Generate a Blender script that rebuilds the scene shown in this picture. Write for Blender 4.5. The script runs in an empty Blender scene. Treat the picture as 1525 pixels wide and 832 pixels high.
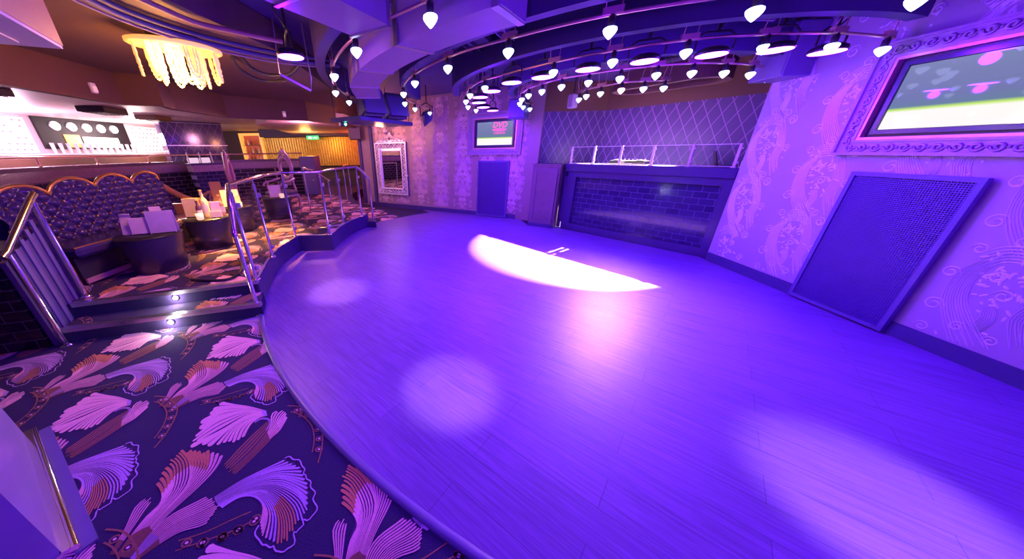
import bpy, math, random
from mathutils import Vector, Matrix
random.seed(7)
S = bpy.context.scene
COL = S.collection
PI = math.pi

# ------------------------------------------------------------------ camera
FPX, PX, PY, PITCH, ROLL, EYE = 430.8, 656.7, 416.0, 0.419, -0.016, 1.65
fw = Vector((0, math.cos(PITCH), -math.sin(PITCH)))
r0 = Vector((1, 0, 0)); u0 = r0.cross(fw)
RT = r0 * math.cos(ROLL) + u0 * math.sin(ROLL)
UP = -r0 * math.sin(ROLL) + u0 * math.cos(ROLL)
cd = bpy.data.cameras.new('camera'); cam = bpy.data.objects.new('camera', cd); COL.objects.link(cam)
M = Matrix.Identity(4)
for i in range(3):
    M[i][0], M[i][1], M[i][2] = RT[i], UP[i], -fw[i]
M[2][3] = EYE
cam.matrix_world = M
cd.sensor_width = 36; cd.lens = FPX / 1525 * 36; cd.shift_x = (762.5 - PX) / 1525; cd.clip_start = .05
S.camera = cam

# ------------------------------------------------------------------ view and light
S.view_settings.view_transform = 'Standard'; S.view_settings.look = 'None'
S.view_settings.gamma = 1; S.view_settings.use_curve_mapping = False
S.view_settings.exposure = 0.0
W = bpy.data.worlds.new('world'); S.world = W; W.use_nodes = True
W.node_tree.nodes['Background'].inputs[0].default_value = (.09, .004, .6, 1)
W.node_tree.nodes['Background'].inputs[1].default_value = .05
VIOLET = (.145, .004, 1.0)
P_PAR, P_SPOT, P_BOOTH, P_WARM, P_BAR = 42, 300, 20000, 95, 130

def light(kind, loc, power, color, size=.1, target=None, angle=None, blend=.4, spread=None):
    l = bpy.data.lights.new(kind.lower() + '_light', kind); l.energy = power; l.color = color
    if kind == 'AREA':
        l.shape = 'DISK'; l.size = size
        if spread: l.spread = math.radians(spread)
    else:
        l.shadow_soft_size = size
    if kind == 'SPOT': l.spot_size = math.radians(angle); l.spot_blend = blend
    o = bpy.data.objects.new(l.name, l); COL.objects.link(o); o.location = loc
    if target is not None:
        o.rotation_euler = (Vector(target) - Vector(loc)).to_track_quat('-Z', 'Y').to_euler()
    return o
PARS = [(-1.24, 3.01), (1.13, 6.91), (.86, 6.38), (.70, 5.77), (.65, 5.22), (.75, 4.74), (.90, 4.19), (1.19, 3.93),
        (1.55, 3.60), (1.96, 3.33), (2.44, 3.15), (2.89, 3.04), (3.43, 3.12)]
for i, (x, y) in enumerate(PARS):                       # the LED par lamps of the ceiling ring
    light('POINT', (x, y, 2.33), P_PAR * .45 * (1.6 if i == 0 else 1), VIOLET, .05)
for x, y in ((0.06, .9), (2.1, .2), (3.3, .9), (-1.6, .9), (-2.9, 1.5), (.9, -.9), (2.6, -1.6)):      # more of them overhead, behind the frame's top edge
    light('POINT', (x, y, 2.33), P_PAR * (2.0 if x < -2 else 1.25), VIOLET, .07)
LAV = (.85, .70, .95)
light('SPOT', (-1.24, 3.01, 2.34), P_SPOT * .8, LAV, .05, (-1.32, 3.36, 0), 22, .75)
light('SPOT', (.06, .95, 2.34), P_SPOT * 1.0, LAV, .05, (.06, 1.66, 0), 20.5, .8)
light('SPOT', (2.1, .2, 2.34), P_SPOT * 1.2, LAV, .05, (2.16, .84, 0), 27, .75)
BS = Vector((4.17, 6.37, 2.6))
light('SPOT', BS, P_BOOTH, (1.0, .80, .80), .015, (3.10, 5.60, 0), 63, .12)
light('SPOT', BS + Vector((-.05, -.05, 0)), 1600, (1.0, .44, .34), .5, (1.95, 3.25, 0), 58, 1.0)
light('POINT', (-2.52, 3.38, 2.2), P_WARM * 1.1, (1.0, .42, .10), .18)
light('SPOT', (-3.3, 4.9, 2.25), P_WARM * 9, (1.0, .47, .09), .06, (-3.45, 4.9, .3), 70, .6)
light('POINT', (-3.4, 8.2, 2.2), P_WARM * .9, (1.0, .35, .55), .15)
light('POINT', (-8.6, 6.8, 2.1), P_BAR, (1.0, .62, .85), .15)
light('POINT', (-8.7, 9.6, 2.1), P_BAR * .9, (1.0, .7, .7), .15)
light('POINT', (-5.0, 12.2, 2.0), P_WARM * .65, (1.0, .5, .12), .15)
light('POINT', (-2.9, 12.6, 2.0), P_WARM * .9, (1.0, .12, .08), .15)
light('POINT', (-1.5, 8.3, 2.1), 42, (1.0, .35, .2), .1)

# ------------------------------------------------------------------ helpers
def ray(x, y): return (x - PX) / FPX * RT - (y - PY) / FPX * UP + fw
def onz(x, y, z=0.):
    d = ray(x, y); t = (z - EYE) / d.z
    return Vector((0, 0, EYE)) + d * t
def lerp(a, b, t): return a + (b - a) * t

def mat(name, col, rough=.5, metal=0., emit=None, estr=0., var=.12, scale=8., spec=None, bump=0., trans=0., alpha=None):
    m = bpy.data.materials.new(name); m.use_nodes = True
    nt = m.node_tree; b = nt.nodes['Principled BSDF']; N = nt.nodes; L = nt.links
    b.inputs['Roughness'].default_value = rough; b.inputs['Metallic'].default_value = metal
    if spec is not None: b.inputs['Specular IOR Level'].default_value = spec
    if trans: b.inputs['Transmission Weight'].default_value = trans; b.inputs['IOR'].default_value = 1.1
    tc = N.new('ShaderNodeTexCoord'); no = N.new('ShaderNodeTexNoise'); no.inputs['Scale'].default_value = scale
    no.inputs['Detail'].default_value = 4
    L.new(tc.outputs['Object'], no.inputs['Vector'])
    mx = N.new('ShaderNodeMix'); mx.data_type = 'RGBA'
    mx.inputs[6].default_value = [*(c * (1 - var) for c in col), 1]; mx.inputs[7].default_value = [*(min(1, c * (1 + var)) for c in col), 1]
    L.new(no.outputs['Fac'], mx.inputs[0]); L.new(mx.outputs[2], b.inputs['Base Color'])
    if emit: b.inputs['Emission Color'].default_value = [*emit, 1]; b.inputs['Emission Strength'].default_value = estr
    if bump:
        bp = N.new('ShaderNodeBump'); bp.inputs['Strength'].default_value = bump; bp.inputs['Distance'].default_value = .01
        L.new(no.outputs['Fac'], bp.inputs['Height']); L.new(bp.outputs[0], b.inputs['Normal'])
    m['_b'] = 1
    return m

class MB:
    def __init__(s): s.v, s.f, s.m, s.sm = [], [], [], []
    def add(s, vs, fs, mi=0, smooth=False):
        o = len(s.v); s.v += [tuple(v) for v in vs]
        for f in fs: s.f.append([o + i for i in f]); s.m.append(mi); s.sm.append(smooth)
    def box(s, c, d, rz=0, mi=0, rot=None):
        R = rot if rot is not None else Matrix.Rotation(rz, 3, 'Z'); c = Vector(c)
        vs = [c + R @ Vector((x * d[0] / 2, y * d[1] / 2, z * d[2] / 2)) for x in (-1, 1) for y in (-1, 1) for z in (-1, 1)]
        s.add(vs, [(0, 1, 3, 2), (4, 6, 7, 5), (0, 4, 5, 1), (2, 3, 7, 6), (0, 2, 6, 4), (1, 5, 7, 3)], mi); return s
    def bbox(s, c, d, bev=.01, rz=0, mi=0, rot=None):          # box with bevelled vertical and horizontal edges
        R = rot if rot is not None else Matrix.Rotation(rz, 3, 'Z'); c = Vector(c); b = min(bev, min(d) * .45)
        hx, hy, hz = d[0] / 2, d[1] / 2, d[2] / 2
        def ring(z, i): return [(-hx + i, -hy, z), (hx - i, -hy, z), (hx, -hy + i, z), (hx, hy - i, z), (hx - i, hy, z), (-hx + i, hy, z), (-hx, hy - i, z), (-hx, -hy + i, z)]
        def ringin(z): return [(-hx + b, -hy + b * .6, z), (hx - b, -hy + b * .6, z), (hx - b * .6, -hy + b, z), (hx - b * .6, hy - b, z), (hx - b, hy - b * .6, z), (-hx + b, hy - b * .6, z), (-hx + b * .6, hy - b, z), (-hx + b * .6, -hy + b, z)]
        rings = [ringin(-hz), ring(-hz + b, b), ring(hz - b, b), ringin(hz)]
        vs = [c + R @ Vector(p) for r in rings for p in r]
        fs = [tuple(range(7, -1, -1)), tuple(range(24, 32))]
        for k in range(3):
            for j in range(8): fs.append((k * 8 + j, k * 8 + (j + 1) % 8, k * 8 + 8 + (j + 1) % 8, k * 8 + 8 + j))
        s.add(vs, fs, mi); return s
    def tube(s, pts, r, n=8, mi=0, closed=False, cap=True):
        pts = [Vector(p) for p in pts]; k = len(pts); vs = []
        rr = r if isinstance(r, (list, tuple)) else [r] * k
        prev = None
        for i, p in enumerate(pts):
            a = pts[(i - 1) % k] if (i or closed) else p; b = pts[(i + 1) % k] if (i < k - 1 or closed) else p
            t = (b - a).normalized()
            if prev is None:
                x = t.orthogonal().normalized()
            else:
                x = (prev - t * prev.dot(t)); x = x.normalized() if x.length > 1e-6 else t.orthogonal().normalized()
            prev = x; y = t.cross(x)
            for j in range(n):
                an = 2 * PI * j / n; vs.append(p + (x * math.cos(an) + y * math.sin(an)) * rr[i])
        fs = []
        for i in range(k if closed else k - 1):
            for j in range(n):
                fs.append((i * n + j, i * n + (j + 1) % n, ((i + 1) % k) * n + (j + 1) % n, ((i + 1) % k) * n + j))
        s.add(vs, fs, mi, True)
        if cap and not closed: s.add(vs[:n], [tuple(range(n - 1, -1, -1))], mi); s.add(vs[-n:], [tuple(range(n))], mi)
        return s
    def lathe(s, prof, c, n=20, mi=0, rot=None, smooth=True, sx=1, sy=1):
        c = Vector(c); vs = []
        for r, z in prof:
            for j in range(n):
                a = 2 * PI * j / n; p = Vector((r * math.cos(a) * sx, r * math.sin(a) * sy, z)); vs.append(c + (rot @ p if rot else p))
        fs = [(i * n + j, i * n + (j + 1) % n, (i + 1) * n + (j + 1) % n, (i + 1) * n + j) for i in range(len(prof) - 1) for j in range(n)]
        s.add(vs, fs, mi, smooth)
        if prof[0][0] > 1e-4: s.add(vs[:n], [tuple(range(n - 1, -1, -1))], mi)
        if prof[-1][0] > 1e-4: s.add(vs[-n:], [tuple(range(n))], mi)
        return s
    def sph(s, c, r, n=10, mi=0, sc=(1, 1, 1)):
        pr = [(max(1e-5, math.sin(PI * i / n)), -math.cos(PI * i / n)) for i in range(n + 1)]
        c = Vector(c); o = len(s.v); m = n + 4; vs = []
        for q, z in pr:
            for j in range(m):
                a = 2 * PI * j / m; vs.append(c + Vector((q * math.cos(a) * r * sc[0], q * math.sin(a) * r * sc[1], z * r * sc[2])))
        s.add(vs, [(i * m + j, i * m + (j + 1) % m, (i + 1) * m + (j + 1) % m, (i + 1) * m + j) for i in range(n) for j in range(m)], mi, True); return s
    def prism(s, poly, z0, z1, mi=0, smooth=False):
        n = len(poly); vs = [(p[0], p[1], z0) for p in poly] + [(p[0], p[1], z1) for p in poly]
        s.add(vs, [tuple(range(n - 1, -1, -1)), tuple(range(n, 2 * n))], mi)
        s.add(vs, [(i, (i + 1) % n, n + (i + 1) % n, n + i) for i in range(n)], mi, smooth); return s
    def sheet(s, pts, z0, z1, mi=0):                                    # a vertical strip along a plan polyline
        vs = [(p[0], p[1], z0) for p in pts] + [(p[0], p[1], z1) for p in pts]; n = len(pts)
        s.add(vs, [(i, i + 1, n + i + 1, n + i) for i in range(n - 1)], mi); return s
    def band(s, pts, th, z0, z1, mi=0):                                 # a wall of thickness th to the left of a plan polyline
        q = [Vector((p[0], p[1])) for p in pts]; n = len(q); off = []
        for i in range(n):
            t = (q[min(i + 1, n - 1)] - q[max(i - 1, 0)]).normalized(); off.append(q[i] + Vector((-t.y, t.x)) * th)
        vs = [(p.x, p.y, z) for z in (z0, z1) for p in q] + [(p.x, p.y, z) for z in (z0, z1) for p in off]
        fs = []
        for i in range(n - 1):
            a, b, c, d = i, n + i, 2 * n + i, 3 * n + i
            fs += [(a, a + 1, b + 1, b), (c + 1, c, d, d + 1), (b, b + 1, d + 1, d), (a + 1, a, c, c + 1)]
        fs += [(0, n, 3 * n, 2 * n), (n - 1, 3 * n - 1, 4 * n - 1, 2 * n - 1)]
        s.add(vs, fs, mi); return s
    def build(s, name, mats, parent=None, loc=None, rz=0):
        me = bpy.data.meshes.new(name); me.from_pydata(s.v, [], s.f)
        for m in (mats if isinstance(mats, (list, tuple)) else [mats]): me.materials.append(m)
        me.polygons.foreach_set('material_index', s.m); me.polygons.foreach_set('use_smooth', s.sm)
        me.validate(clean_customdata=False); me.update()
        o = bpy.data.objects.new(name, me); COL.objects.link(o)
        if parent: o.parent = parent
        if loc is not None: o.location = loc; o.rotation_euler = (0, 0, rz)
        return o
def tag(o, label, cat, group=None):
    o['label'] = label; o['category'] = cat
    if group: o['group'] = group
    return o
def empty(name, loc, label, cat, rz=0, group=None):
    o = bpy.data.objects.new(name, None); COL.objects.link(o); o.location = loc; o.rotation_euler = (0, 0, rz); o.empty_display_size = .1
    return tag(o, label, cat, group)
def struct(o): o['kind'] = 'structure'; return o
def kids(o): return [c for c in COL.objects if c.parent == o]
def copy_tree(o, parent=None):
    c = o.copy(); COL.objects.link(c)
    if parent: c.parent = parent
    for k in kids(o): copy_tree(k, c)
    return c
def spline(pts, n=8):
    out = []; P = [Vector(p) for p in pts]; k = len(P)
    for i in range(k - 1):
        p0, p1, p2, p3 = P[max(i - 1, 0)], P[i], P[i + 1], P[min(i + 2, k - 1)]
        for j in range(n):
            t = j / n
            out.append(.5 * ((2 * p1) + (p2 - p0) * t + (2 * p0 - 5 * p1 + 4 * p2 - p3) * t * t + (3 * p1 - p0 - 3 * p2 + p3) * t ** 3))
    out.append(P[-1]); return out
def inside(p, poly):
    x, y = p[0], p[1]; c = False; n = len(poly); j = n - 1
    for i in range(n):
        xi, yi, xj, yj = poly[i][0], poly[i][1], poly[j][0], poly[j][1]
        if (yi > y) != (yj > y) and x < (xj - xi) * (y - yi) / (yj - yi) + xi: c = not c
        j = i
    return c

# ------------------------------------------------------------------ materials
def wood_floor():
    m = mat('grey_plank_floor', (.3, .27, .42), .33); nt = m.node_tree; N = nt.nodes; L = nt.links; b = N['Principled BSDF']
    tc = N.new('ShaderNodeTexCoord'); mp = N.new('ShaderNodeMapping'); mp.inputs['Rotation'].default_value = (0, 0, math.radians(-138))
    L.new(tc.outputs['Object'], mp.inputs['Vector'])
    br = N.new('ShaderNodeTexBrick'); br.inputs['Scale'].default_value = 1; br.inputs['Brick Width'].default_value = 1.25; br.inputs['Row Height'].default_value = .19
    br.inputs['Mortar Size'].default_value = .0022; br.inputs['Color1'].default_value = (.235, .105, .45, 1); br.inputs['Color2'].default_value = (.205, .092, .40, 1); br.inputs['Mortar'].default_value = (.13, .07, .26, 1)
    L.new(mp.outputs[0], br.inputs['Vector'])
    m2 = N.new('ShaderNodeMapping'); m2.inputs['Scale'].default_value = (1.2, 26, 1); L.new(mp.outputs[0], m2.inputs['Vector'])
    no = N.new('ShaderNodeTexNoise'); no.inputs['Scale'].default_value = 2.2; no.inputs['Detail'].default_value = 8; no.inputs['Roughness'].default_value = .65; L.new(m2.outputs[0], no.inputs['Vector'])
    cr = N.new('ShaderNodeMapRange'); cr.inputs[1].default_value = .3; cr.inputs[2].default_value = .7; cr.inputs[3].default_value = .62; cr.inputs[4].default_value = 1.15; L.new(no.outputs['Fac'], cr.inputs[0])
    mx = N.new('ShaderNodeMix'); mx.data_type = 'RGBA'; mx.blend_type = 'MULTIPLY'; mx.inputs[0].default_value = 1
    L.new(br.outputs['Color'], mx.inputs[6]); L.new(cr.outputs[0], mx.inputs[7]); L.new(mx.outputs[2], b.inputs['Base Color'])
    rr = N.new('ShaderNodeMapRange'); rr.inputs[3].default_value = .50; rr.inputs[4].default_value = .34; L.new(no.outputs['Fac'], rr.inputs[0]); L.new(rr.outputs[0], b.inputs['Roughness'])
    bp = N.new('ShaderNodeBump'); bp.inputs['Strength'].default_value = .25; bp.inputs['Distance'].default_value = .004; L.new(no.outputs['Fac'], bp.inputs['Height']); L.new(bp.outputs[0], b.inputs['Normal'])
    return m
def tile_mat(name, c1, c2, mortar, w=.2, h=.1, rough=.12, axis='XZ', msize=.006):
    m = mat(name, c1, rough); nt = m.node_tree; N = nt.nodes; L = nt.links; b = N['Principled BSDF']
    tc = N.new('ShaderNodeTexCoord'); sp = N.new('ShaderNodeSeparateXYZ'); cb = N.new('ShaderNodeCombineXYZ')
    L.new(tc.outputs['Object'], sp.inputs[0]); L.new(sp.outputs[axis[0]], cb.inputs[0]); L.new(sp.outputs[axis[1]], cb.inputs[1])
    br = N.new('ShaderNodeTexBrick'); br.inputs['Scale'].default_value = 1; br.inputs['Brick Width'].default_value = w; br.inputs['Row Height'].default_value = h
    br.inputs['Mortar Size'].default_value = msize; br.inputs['Mortar Smooth'].default_value = .3
    for k, c in (('Color1', c1), ('Color2', c2), ('Mortar', mortar)): br.inputs[k].default_value = (*c, 1)
    L.new(cb.outputs[0], br.inputs['Vector']); L.new(br.outputs['Color'], b.inputs['Base Color'])
    rr = N.new('ShaderNodeMapRange'); rr.inputs[3].default_value = rough; rr.inputs[4].default_value = .6; L.new(br.outputs['Fac'], rr.inputs[0]); L.new(rr.outputs[0], b.inputs['Roughness'])
    bp = N.new('ShaderNodeBump'); bp.inputs['Strength'].default_value = .6; bp.inputs['Distance'].default_value = .006; bp.invert = True
    L.new(br.outputs['Fac'], bp.inputs['Height']); L.new(bp.outputs[0], b.inputs['Normal'])
    return m
def diamond_mat(name, base, line, w=.2, h=.36, rough=.35):
    m = mat(name, base, rough); nt = m.node_tree; N = nt.nodes; L = nt.links; b = N['Principled BSDF']
    tc = N.new('ShaderNodeTexCoord'); sp = N.new('ShaderNodeSeparateXYZ'); L.new(tc.outputs['Object'], sp.inputs[0])
    def M2(op, a, bb=None):
        n = N.new('ShaderNodeMath'); n.operation = op
        for i, x in enumerate((a, bb)):
            if x is None: continue
            if isinstance(x, (int, float)): n.inputs[i].default_value = x
            else: L.new(x, n.inputs[i])
        return n.outputs[0]
    u = M2('DIVIDE', sp.outputs['X'], w); v = M2('DIVIDE', sp.outputs['Z'], h)
    def dist(x): return M2('ABSOLUTE', M2('SUBTRACT', M2('FRACT', x), .5))
    d = M2('MAXIMUM', dist(M2('ADD', u, v)), dist(M2('SUBTRACT', u, v)))
    k = M2('GREATER_THAN', d, .465)
    mx = N.new('ShaderNodeMix'); mx.data_type = 'RGBA'; mx.inputs[6].default_value = (*base, 1); mx.inputs[7].default_value = (*line, 1)
    L.new(k, mx.inputs[0]); L.new(mx.outputs[2], b.inputs['Base Color'])
    bp = N.new('ShaderNodeBump'); bp.inputs['Strength'].default_value = .5; bp.inputs['Distance'].default_value = .01; L.new(k, bp.inputs['Height']); L.new(bp.outputs[0], b.inputs['Normal'])
    return m
def screen_mat(name, z0, z1):
    m = mat(name, (.02, .02, .02), .025); nt = m.node_tree; N = nt.nodes; L = nt.links; b = N['Principled BSDF']
    tc = N.new('ShaderNodeTexCoord'); sp = N.new('ShaderNodeSeparateXYZ'); L.new(tc.outputs['Object'], sp.inputs[0])
    mr = N.new('ShaderNodeMapRange'); mr.inputs[1].default_value = z0; mr.inputs[2].default_value = z1; L.new(sp.outputs['Z'], mr.inputs[0])
    cr = N.new('ShaderNodeValToRGB'); e = cr.color_ramp.elements
    e[0].position = 0; e[0].color = (1, .95, .9, 1); e[1].position = 1; e[1].color = (.20, .24, .42, 1)
    for p, c in ((.27, (1, .97, .85, 1)), (.31, (.55, .85, .08, 1)), (.35, (.13, .22, .30, 1)), (.5, (.16, .19, .36, 1))):
        q = e.new(p); q.color = c
    L.new(mr.outputs[0], cr.inputs[0]); L.new(cr.outputs[0], b.inputs['Emission Color']); b.inputs['Emission Strength'].default_value = 1.0
    return m

mFLOOR = wood_floor()
mTRIM = mat('dark_floor_trim', (.16, .13, .3), .35)
mCARPET = mat('carpet_ground', (.026, .012, .075), .95, var=.35, scale=160, bump=.5)
mC_PINK = mat('carpet_pale_pink', (.88, .44, .54), .9, var=.2, scale=120)
mC_VIO = mat('carpet_lilac', (.50, .29, .62), .9, var=.25, scale=120)
mC_ORG = mat('carpet_rust', (.56, .22, .10), .9, var=.25, scale=120)
mC_BRN = mat('carpet_brown', (.30, .12, .07), .9, var=.45, scale=140)
mC_DK = mat('carpet_plum', (.065, .025, .10), .92, var=.3, scale=140)
mC_ROSE = mat('carpet_rose', (.74, .34, .46), .9, var=.25, scale=120)
CARP = [mCARPET, mC_PINK, mC_VIO, mC_ORG, mC_BRN, mC_DK, mC_ROSE]
mPAPER = mat('wallpaper_ground', (.42, .34, .46), .42, var=.06, scale=3)
mRELIEF = mat('wallpaper_relief', (.80, .72, .86), .2, metal=.0, var=.1, scale=20)
mPAPER2 = mat('wallpaper_ground_tan', (.32, .21, .25), .45, var=.06, scale=3)
mSKIRT = mat('dark_skirting', (.06, .03, .18), .4)
mBLACK = mat('black_satin', (.02, .017, .025), .35)
mDARK = mat('dark_charcoal', (.035, .03, .045), .5)
mCEIL = mat('dark_ceiling_haze_tint', (.075, .04, .17), .75, var=.25, scale=2)  # dark ceiling; the blue stands in for haze glow around the lamps
mCEILB = mat('ceiling_board', (.26, .16, .36), .6, var=.2, scale=3)  # violet tint in the board colour replaces lamp glow in haze
mBEAM = mat('dark_beam', (.05, .025, .13), .6)  # dark beams tinted blue for hazy lamp glow; trays and valance share it
mBULK = mat('brown_bulkhead', (.12, .048, .035), .6, var=.15, scale=2)
mLOWC = mat('pale_bar_ceiling', (.62, .48, .50), .5, var=.08)
mDUCT = mat('duct_metal', (.30, .18, .40), .45, metal=.1)
mCHROME = mat('chrome', (.85, .83, .88), .12, metal=1, var=.04)
mSTEEL = mat('brushed_steel', (.62, .58, .66), .3, metal=1, var=.08, scale=40)
mBRASS = mat('brass_tube', (.75, .42, .38), .3, metal=.9, var=.1)
mSILVER = mat('silvered_carving', (.86, .80, .88), .3, metal=.35, var=.15, scale=40)
mPINKMETAL = mat('rose_gilt_liner', (.80, .40, .46), .3, metal=.4)
mLEATHER = mat('dark_leather', (.05, .026, .12), .2, var=.2, scale=20)
mGOLD = mat('gilt_piping', (.72, .38, .10), .3, metal=.8)
mTILE = tile_mat('black_gloss_tile', (.025, .016, .08), (.04, .025, .11), (.13, .08, .26), .2, .1, .1, 'XZ', .004)
mTILED = tile_mat('black_gloss_tile_dark_grout', (.010, .009, .013), (.014, .012, .018), (.07, .06, .07), .22, .1, .12)
mDIAM = diamond_mat('diamond_padded_panel', (.075, .04, .15), (.32, .17, .40))
mGLASS = mat('clear_glass', (.9, .92, .95), .03, trans=1.0, var=.02)
mMIRROR = mat('mirror_glass', (.93, .92, .94), .02, metal=1, var=.01)
mBULB = mat('lamp_glow', (.9, .95, .9), .3, emit=(.62, .80, 1.0), estr=2.6)
mBULBW = mat('lamp_glow_warm', (.9, .6, .4), .3, emit=(1.0, .55, .35), estr=6)
mPARFACE = mat('led_face', (.9, .9, 1), .3, emit=(.15, .013, 1.0), estr=P_PAR * .66 / (PI * PI * .115 ** 2))
mCRYSTAL = mat('lit_crystal', (.9, .6, .3), .2, emit=(1.0, .40, .06), estr=1.2)
mCRYSTALH = mat('hot_crystal', (1, .9, .6), .2, emit=(1.0, .60, .18), estr=2.8)
mWHITE = mat('white_enamel', (.7, .62, .66), .4)
mGRILLE = mat('grille_metal', (.12, .04, .38), .4, metal=.3)
mCAB = mat('dark_timber', (.16, .08, .14), .4, var=.3, scale=6)
mCOUNTER = mat('dark_gloss_worktop', (.06, .032, .14), .22)

# ------------------------------------------------------------------ plan
A = Vector((2.709, 6.503)); T = Vector((.588, -.809)); NN = Vector((.809, .588))         # booth front line and its normal
def bp(u, d): return A + T * u + NN * d
BA = Vector((-2.36, 10.06)); BT = Vector((.854, -.520)).normalized(); BNn = Vector((-BT.y, BT.x))     # back wall line; BNn points into the wall
def bw(u, d=0): return BA + BT * u + BNn * d
XR = 4.2
edge = spline([(-.29, 8.45), (-1.1, 7.8), (-1.8, 6.95), (-2.3, 5.95), (-2.52, 5.05), (-2.57, 4.4), (-2.42, 3.6)], 8)
a0 = math.atan2(3.55 - 5.95, -2.42 - 3.23)
for i in range(1, 45):
    a = a0 + (math.atan2(-6.0, .97) - a0 if False else 0) + i * math.radians(1.75)
    edge.append(Vector((3.23 + 6.13 * math.cos(a + 2 * PI), 5.95 + 6.13 * math.sin(a + 2 * PI))))
edge2 = [Vector((p[0], p[1])) for p in edge if p[0] < XR]
dance = edge2 + [Vector((XR, edge2[-1].y)), Vector((XR, 4.42)), Vector((2.60, 6.55)), Vector((2.08, 6.78)), bw(5.15), bw(2.15)]

# ------------------------------------------------------------------ carpet pattern (traced in one repeat, tiled on the floor)
def k4(p): return (p[0] / 2.2976, 470 + p[1] / 2.2976)
def k2(p): return (230 + p[0] / 5.945, 560 + p[1] / 5.945)
def kf(p): return (280 + p[0] / 5.475, 680 + p[1] / 5.475)
def fl(pts, k): return [onz(*k(p)).xy for p in pts]
def resample(pts, n):
    P = spline([Vector((p[0], p[1])) for p in pts], 8); L = [0]
    for i in range(1, len(P)): L.append(L[-1] + (P[i] - P[i - 1]).length)
    out = []; j = 0
    for i in range(n):
        t = L[-1] * i / (n - 1)
        while j < len(P) - 2 and L[j + 1] < t: j += 1
        d = L[j + 1] - L[j]; out.append(P[j].lerp(P[j + 1], (t - L[j]) / d if d else 0))
    return out
STROKES = []        # (points, width, material per segment function, layer)
def fan(guides, k, n, wid, colf, m=12, layer=0, jit=.04, start=0., tip=1.0, fill=.55):
    G = [resample(fl(g, k), m) for g in guides]; ng = len(G)
    allp = []
    for i in range(n + 1):
        s = min((i + .5) / (n + .0) * (ng - 1), ng - 1.0001); j = min(int(s), ng - 2); f = s - j
        allp.append([G[j][q].lerp(G[j + 1][q], f) for q in range(m)])
    for i in range(0, n, 2):                                    # plum ground under the strokes
        nb = allp[min(i + 2, n)]; ctr = [allp[i][q].lerp(nb[q], .5) for q in range(m)]
        STROKES.append((ctr[:-1], [max(.004, (allp[i][q] - nb[q]).length * 1.06) for q in range(m - 1)], lambda t: 5, -1, 1))
    for i in range(n):
        s = (i + .5) / n; pts = [p.copy() for p in allp[i]]; nb = allp[i + 1] if i < n - 1 else allp[i - 1]
        ws = [max(.0022, min(wid * 1.5, (pts[q] - nb[q]).length * fill)) for q in range(m)]
        cut = 1 - random.random() * jit
        if cut < 1: pts[-1] = pts[-2].lerp(pts[-1], max(.2, 1 - (1 - cut) * m))
        STROKES.append((pts, ws, colf(s), layer, tip))
def seg(*spans):
    def f(t):
        for lim, mi in spans:
            if t <= lim: return mi
        return spans[-1][1]
    return f
# pale leaf
fan([[(990, 308), (850, 270), (720, 250), (610, 222)], [(990, 312), (800, 290), (620, 290), (470, 355)], [(992, 318), (800, 318), (560, 400), (345, 560)],
     [(994, 325), (820, 350), (600, 480), (352, 612)], [(996, 335), (830, 370), (680, 470), (560, 602)], [(1000, 345), (850, 390), (740, 470), (690, 590)], [(1002, 352), (930, 370), (860, 430), (800, 540)]],
    k2, 17, .034, lambda s: seg((.12, 2), (1, 1)), 14, 2, .10, 0, 1.5, .78)
# stem band and upper leaflet
fan([[(1010, 395), (930, 460), (790, 590), (600, 800)], [(1045, 430), (980, 530), (840, 690), (660, 850)], [(1100, 490), (1000, 600), (860, 740), (720, 870)]], k2, 9, .017, lambda s: seg((1, 4)), 12, 1, .05, 0, 1)
fan([[(1000, 500), (1030, 420), (1030, 340), (1075, 310)], [(1010, 520), (1080, 430), (1110, 370), (1170, 305)], [(1020, 560), (1100, 500), (1140, 440), (1172, 380)]], k2, 8, .013, lambda s: seg((1, 1)), 8, 2, .1)
fan([[(880, 400), (940, 372), (1010, 372), (1040, 410), (1000, 480)], [(890, 420), (945, 390), (1000, 392), (1018, 420), (985, 480)]], k2, 2, .008, lambda s: seg((1, 2)), 10, 3, 0)
# violet fan
FG = [[(215, 330), (420, 200), (600, 110), (790, 15)], [(220, 350), (480, 210), (700, 120), (940, 90)], [(228, 368), (500, 230), (750, 170), (1000, 255)], [(240, 388), (480, 270), (700, 235), (900, 330), (985, 480)],
      [(250, 400), (460, 300), (660, 280), (830, 430), (860, 620)], [(262, 408), (450, 310), (620, 290), (750, 480), (750, 770)], [(272, 414), (430, 325), (570, 325), (650, 460), (595, 690)], [(280, 420), (420, 335), (540, 330), (610, 400), (585, 560)]]
fan(FG, kf, 32, .011, lambda s: seg((.62, 2), (1, 3)) if .52 < s < .74 else seg((.25, 2), (.7, 2), (1, 6 if s > .8 else 2)), 16, 1, .16, 0, 1.2, .42)
sc = []
TP = [(790, 15), (860, 25), (930, 75), (940, 140), (965, 180), (1000, 250), (1020, 350), (1010, 490), (935, 510), (905, 590), (860, 620), (800, 760), (750, 775), (700, 730), (640, 720), (590, 690), (580, 560)]
for i in range(len(TP) - 1):
    a, b = Vector(TP[i]), Vector(TP[i + 1]); q = (b - a); nrm = Vector((q.y, -q.x)).normalized() * q.length * .3
    sc += [tuple(a), tuple((a + b) / 2 + nrm)]
sc.append(TP[-1])
STROKES.append(([p for p in resample(fl(sc, kf), 70)], .0065, seg((1, 2)), 2, 1))
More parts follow.
